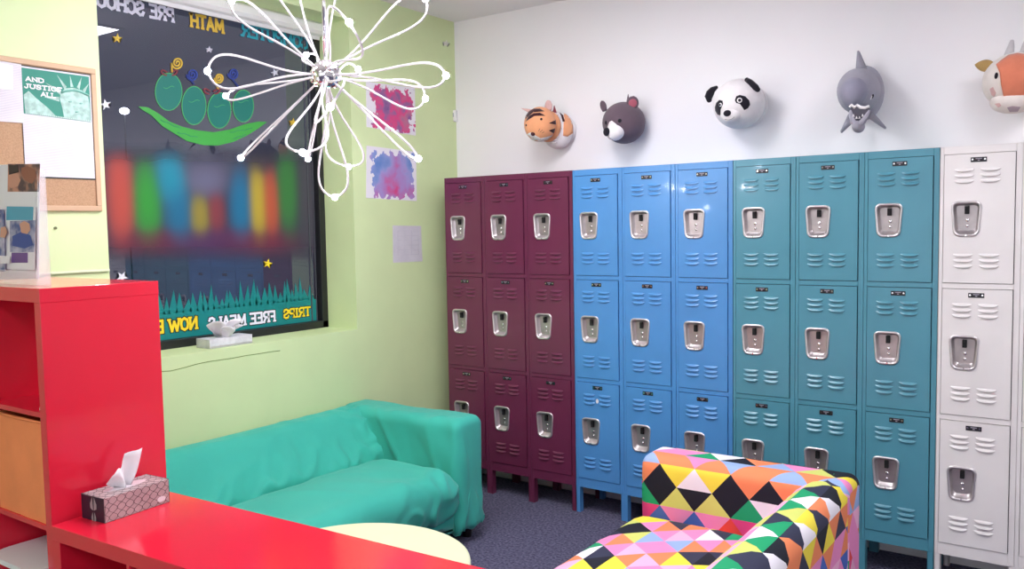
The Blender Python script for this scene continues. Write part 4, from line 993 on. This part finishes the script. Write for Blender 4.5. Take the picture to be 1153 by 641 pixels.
# ---- bear
hc = on(702.5, 138.5, 1, YW-.115); hr = (.112, .14, .114)
t = thing('bear_head', 'plush grey-brown bear head with a white muzzle above the burgundy and blue lockers', 'plush head', (hc.x, YW, hc.z), AH)
b = B(); ball(b, hc, hr, fn=lambda v, d: Vector((v.x, v.y, v.z*(1-.0*d.y))));  hd = obj('head', b, f_gb, t, True)
b = B(); ball(b, Vector((hc.x, YW-.012, hc.z)), (.07, .012, .07)); obj('wall_mount', b, f_gb, t, True)
p, n_ = hit(692, 150, hc, hr); mr = (.050, .048, .056); mc = p-n_*.018; Q = frame_from(n_)
b = B(); ball(b, mc, mr, Q); mz = obj('muzzle', b, f_wh, hd, True)
patch('muzzle_bridge', [(684, 143), (686.5, 137), (689, 136), (694, 140), (700, 147), (701, 153), (690, 150)], hc, hr, f_wh, hd)
p2, n2 = hit(684, 148.6, mc, mr, Q); b = B(); ball(b, p2+n2*.006, (.023, .024, .016), frame_from(n2), 16, 10); obj('nose', b, f_bk, mz, True)
blob('eye', 697.8, 136, hc, hr, (.011, .011, .006), f_bk, hd); blob('eye', 682.3, 138.2, hc, hr, (.008, .011, .006), f_bk, hd)
strokes('mouth', [[(681, 156), (685, 158.5), (690, 157.5)]], mc, mr, f_pk, mz, Q)
ear('ear', on(681, 125, 1, hc.y-.02), on(677.5, 113.5, 1, hc.y-.02), .020, .011, f_gb, hd, 'round'); e_, (s_, nn, a_) = ear('ear', on(711, 124, 1, hc.y-.03), on(713.5, 108, 1, hc.y-.03), .034, .014, f_gb, hd, 'round', (CAM-hc).normalized())
b = B(); cc = on(712.5, 116.3, 1, hc.y-.03)+(CAM-hc).normalized()*.011; ball(b, cc, (.023, .023, .006), frame_from((CAM-hc).normalized()), 16, 10); obj('inner_ear', b, f_pk, e_, True)
ear('ear_tuft', on(707, 116, 1, hc.y+.0), on(707.3, 106, 1, hc.y), .010, .006, f_gb, e_, 'point')
# ---- panda
hc = on(832, 117, 1, YW-.14); hr = (.126, .138, .124)
t = thing('panda_head', 'plush black and white panda head on the wall above the blue and teal lockers', 'plush head', (hc.x, YW, hc.z), AH)
b = B(); ball(b, hc, hr); hd = obj('head', b, f_wh, t, True)
b = B(); ball(b, Vector((hc.x, YW-.012, hc.z)), (.108, .012, .108)); obj('wall_mount', b, f_wh, t, True)
p, n_ = hit(822, 131.5, hc, hr); mr = (.050, .040, .040); mc = p-n_*.016; Q = frame_from(n_)
b = B(); ball(b, mc, mr, Q); mz = obj('muzzle', b, f_wh, hd, True)
p2, n2 = hit(818.8, 127.6, mc, mr, Q); b = B(); ball(b, p2, (.020, .016, .012), frame_from(n2), 16, 10); obj('nose', b, f_bk, mz, True)
patch('eye_patch', [(827.5, 113), (829, 108.5), (833, 107), (839, 108.5), (843.5, 113), (844.5, 118), (842, 122), (838, 124), (836, 121), (833, 117), (829, 116)], hc, hr, f_bk, hd)
patch('eye_patch', [(805, 121), (806.5, 116), (810, 112.5), (813.5, 113.5), (814, 117), (811.5, 123), (811, 130), (808, 129), (805.5, 125)], hc, hr, f_bk, hd)
for x, y, r_ in ((832.7, 113, .013), (811.3, 118, .010)):
    blob('eye_white', x, y, hc, hr, (r_, r_, .0045), f_wh, hd); p, n_ = hit(x, y, hc, hr, None, .003); b = B(); ball(b, p, (r_*.6, r_*.6, .0045), frame_from(n_), 12, 8); obj('pupil', b, f_bk, hd, True)
strokes('mouth', [[(816, 134), (820, 135), (824, 134.2), (827, 131.5)]], mc, mr, f_mo, mz, Q)
def edgear(name, pts, y, th_r, m, parent):
    b = B(); P = [on(px, py, 1, y) for px, py in pts]; tube(b, P, th_r, 12)
    for q, r_ in ((P[0], th_r[0]), (P[-1], th_r[-1])): ball(b, q, r_, nu=12, nv=8)
    return obj(name, b, m, parent, True)
edgear('ear', [(806.5, 98.5), (802.5, 101), (799.5, 105), (798, 109), (798.5, 112.5)], hc.y-.03, [.009, .016, .021, .021, .014], f_bk, hd)
edgear('ear', [(841, 90), (844, 92.5), (847.5, 96), (851, 99), (853.3, 101)], hc.y-.055, [.012, .016, .018, .017, .012], f_bk, hd)
# ---- shark
hc = on(967, 103, 1, YW-.13); hr = (.092, .15, .105)
t = thing('shark_head', 'plush grey shark head with an open mouth above the teal lockers', 'plush head', (hc.x, YW, hc.z), AH)
b = B(); ball(b, on(973, 105, 1, YW-.07), (.088, .075, .128)); bd = obj('body', b, f_sh, t, True)
sc = on(961, 102, 1, YW-.25); sr = (.066, .075, .082)
b = B(); ball(b, hc, hr); hd = obj('head', b, f_sh, t, True)
b = B(); ball(b, on(961, 105.5, 1, YW-.26), (.062, .075, .074), fn=lambda v, d: Vector((v.x*(1-.25*max(0, -d.z)), v.y, v.z))); sn = obj('snout', b, f_sd, hd, True)
Ys = YW-.315
def sp3(px, py, Y): return on(px, py, 1, Y)
b = B(); prism(b, [sp3(x, y, YW-.34) for x, y in ((957.5, 122.5), (963, 121.5), (970, 123), (978.5, 122), (976, 127), (972, 132), (968, 137), (962.5, 136), (959, 130))], (0, .02, 0)); obj('mouth', b, f_mo, sn)
b = B(); lo_ = [(957.8, 124), (958.5, 130), (961, 137.5), (966.5, 141), (971.5, 137), (975.5, 131), (979, 124)]; tube(b, [sp3(x, y, YW-.335) for x, y in lo_], [.006, .011, .014, .016, .014, .011, .006], 8)
ball(b, sp3(966.5, 142.5, YW-.31), (.026, .05, .028)); obj('lower_jaw', b, f_sh, sn, True)
b = B()
for k in range(4): cyl(b, sp3(961+3.4*k, 131.5+2.2*(1 if k in (1, 2) else 0), YW-.343), sp3(961+3.4*k, 128.6+2.2*(1 if k in (1, 2) else 0), YW-.343), .006, 6, .001)
obj('teeth', b, f_wh, sn)
b = B(); tube(b, [sp3(x, y, YW-.34) for x, y in ((956.5, 121), (959, 118.5), (962, 121), (965, 118.5), (969, 121), (974, 121.5), (979, 119.5))], .007, 8); obj('upper_gum', b, f_wh, sn, True)
b = B(); eyp, n_ = hit(982.5, 108.5, hc, hr); ball(b, eyp, (.006, .010, .005), frame_from(n_), 12, 8); obj('eye', b, f_bk, hd, True); blob('eye_spot', 981, 110, hc, hr, (.004, .010, .003), f_wh, hd)
def fin(name, pts, y, th):
    b = B(); P = [on(px, py, 1, y) for px, py in pts]; c = sum(P, Vector())/len(P)
    f_ = [b.verts.new(p+Vector((0, -th*(.1 if i in (1, 2) else 1), 0))) for i, p in enumerate(P)]; g_ = [b.verts.new(p+Vector((0, th*(.1 if i in (1, 2) else 1), 0))) for i, p in enumerate(P)]
    b.faces.new(f_); b.faces.new(g_[::-1])
    for i in range(len(P)): b.faces.new((f_[i], g_[i], g_[(i+1) % len(P)], f_[(i+1) % len(P)]))
    bmesh.ops.bevel(b, geom=list(b.edges), offset=.003, segments=2, affect='EDGES'); return obj(name, b, f_sh, t, True)
fin('dorsal_fin', [(964, 82), (965, 57), (967.8, 57), (977, 80)], YW-.10, .018)
fin('pectoral_fin', [(956, 128), (946, 148), (947.5, 150.5), (959, 139)], YW-.14, .014)
fin('pectoral_fin', [(982, 125), (998.5, 144), (997, 146), (979, 134)], YW-.10, .014)
# ---- cow
hc = on(1144, 91, 1, YW-.12); hr = (.128, .13, .118)
t = thing('cow_head', 'plush orange and white cow head on the wall above the off-white lockers', 'plush head', (hc.x, YW, hc.z), AH)
b = B(); ball(b, hc, hr); hd = obj('head', b, f_cr, t, True)
mc = on(1141, 114, 1, YW-.155); mr = (.088, .075, .052)
b = B(); ball(b, mc, mr); mz = obj('muzzle', b, f_cr, t, True)
patch('forehead_patch', [(1122, 73), (1128, 68), (1136, 62.5), (1146, 60.5), (1160, 63), (1166, 80), (1166, 98), (1158, 113), (1142, 114.5), (1131, 112), (1127.5, 95), (1126, 82)], hc, hr, f_cow, hd, off=.004, rings=8)
patch('nostril', [(1134, 121), (1140, 119.5), (1149, 120.5), (1146, 125.5), (1137, 126)], mc, mr, felt('grey_pink_felt', (180, 158, 166)), mz)
patch('cheek', [(1114.5, 100), (1118, 98), (1121.5, 105), (1119.5, 109), (1116.5, 107)], hc, hr, f_lp, hd)
patch('cheek', [(1120, 117), (1125, 116), (1127.5, 119), (1124, 121)], mc, mr, f_lp, mz)
blob('eye', 1121.7, 85.3, hc, hr, (.008, .014, .005), f_bk, hd)
e_, (s_, nn, a_) = ear('ear', on(1120, 75, 1, hc.y-.02), on(1097.5, 73, 1, hc.y-.02), .026, .012, f_tan, hd, 'leaf')
b = B(); P = [on(x, y, 1, hc.y) for x, y in ((1135, 67), (1137, 58), (1138.5, 52), (1139.3, 47))]; tube(b, P, [.022, .017, .013, .009], 12); ball(b, P[-1], .009, nu=12, nv=8); obj('horn', b, felt('horn_felt', (206, 202, 204)), hd, True)
ear('ear', on(1166, 73, 1, hc.y-.02), on(1188, 70, 1, hc.y-.02), .026, .012, f_tan, hd, 'leaf')
b = B(); P = [on(x, y, 1, hc.y) for x, y in ((1152, 65), (1154, 56), (1155, 50), (1156, 45))]; tube(b, P, [.022, .017, .013, .009], 12); ball(b, P[-1], .009, nu=12, nv=8); obj('horn', b, felt('horn_felt', (206, 202, 204)), hd, True)
# ------------------------------------------------------------------ world and exposure
w = D.worlds.new('night'); SC.world = w; w.use_nodes = True; w.node_tree.nodes['Background'].inputs[0].default_value = (.030, .032, .046, 1); w.node_tree.nodes['Background'].inputs[1].default_value = 1
vs = SC.view_settings; vs.view_transform = 'Standard'; vs.look = 'None'; vs.exposure = 1.45; vs.gamma = 1; vs.use_curve_mapping = False
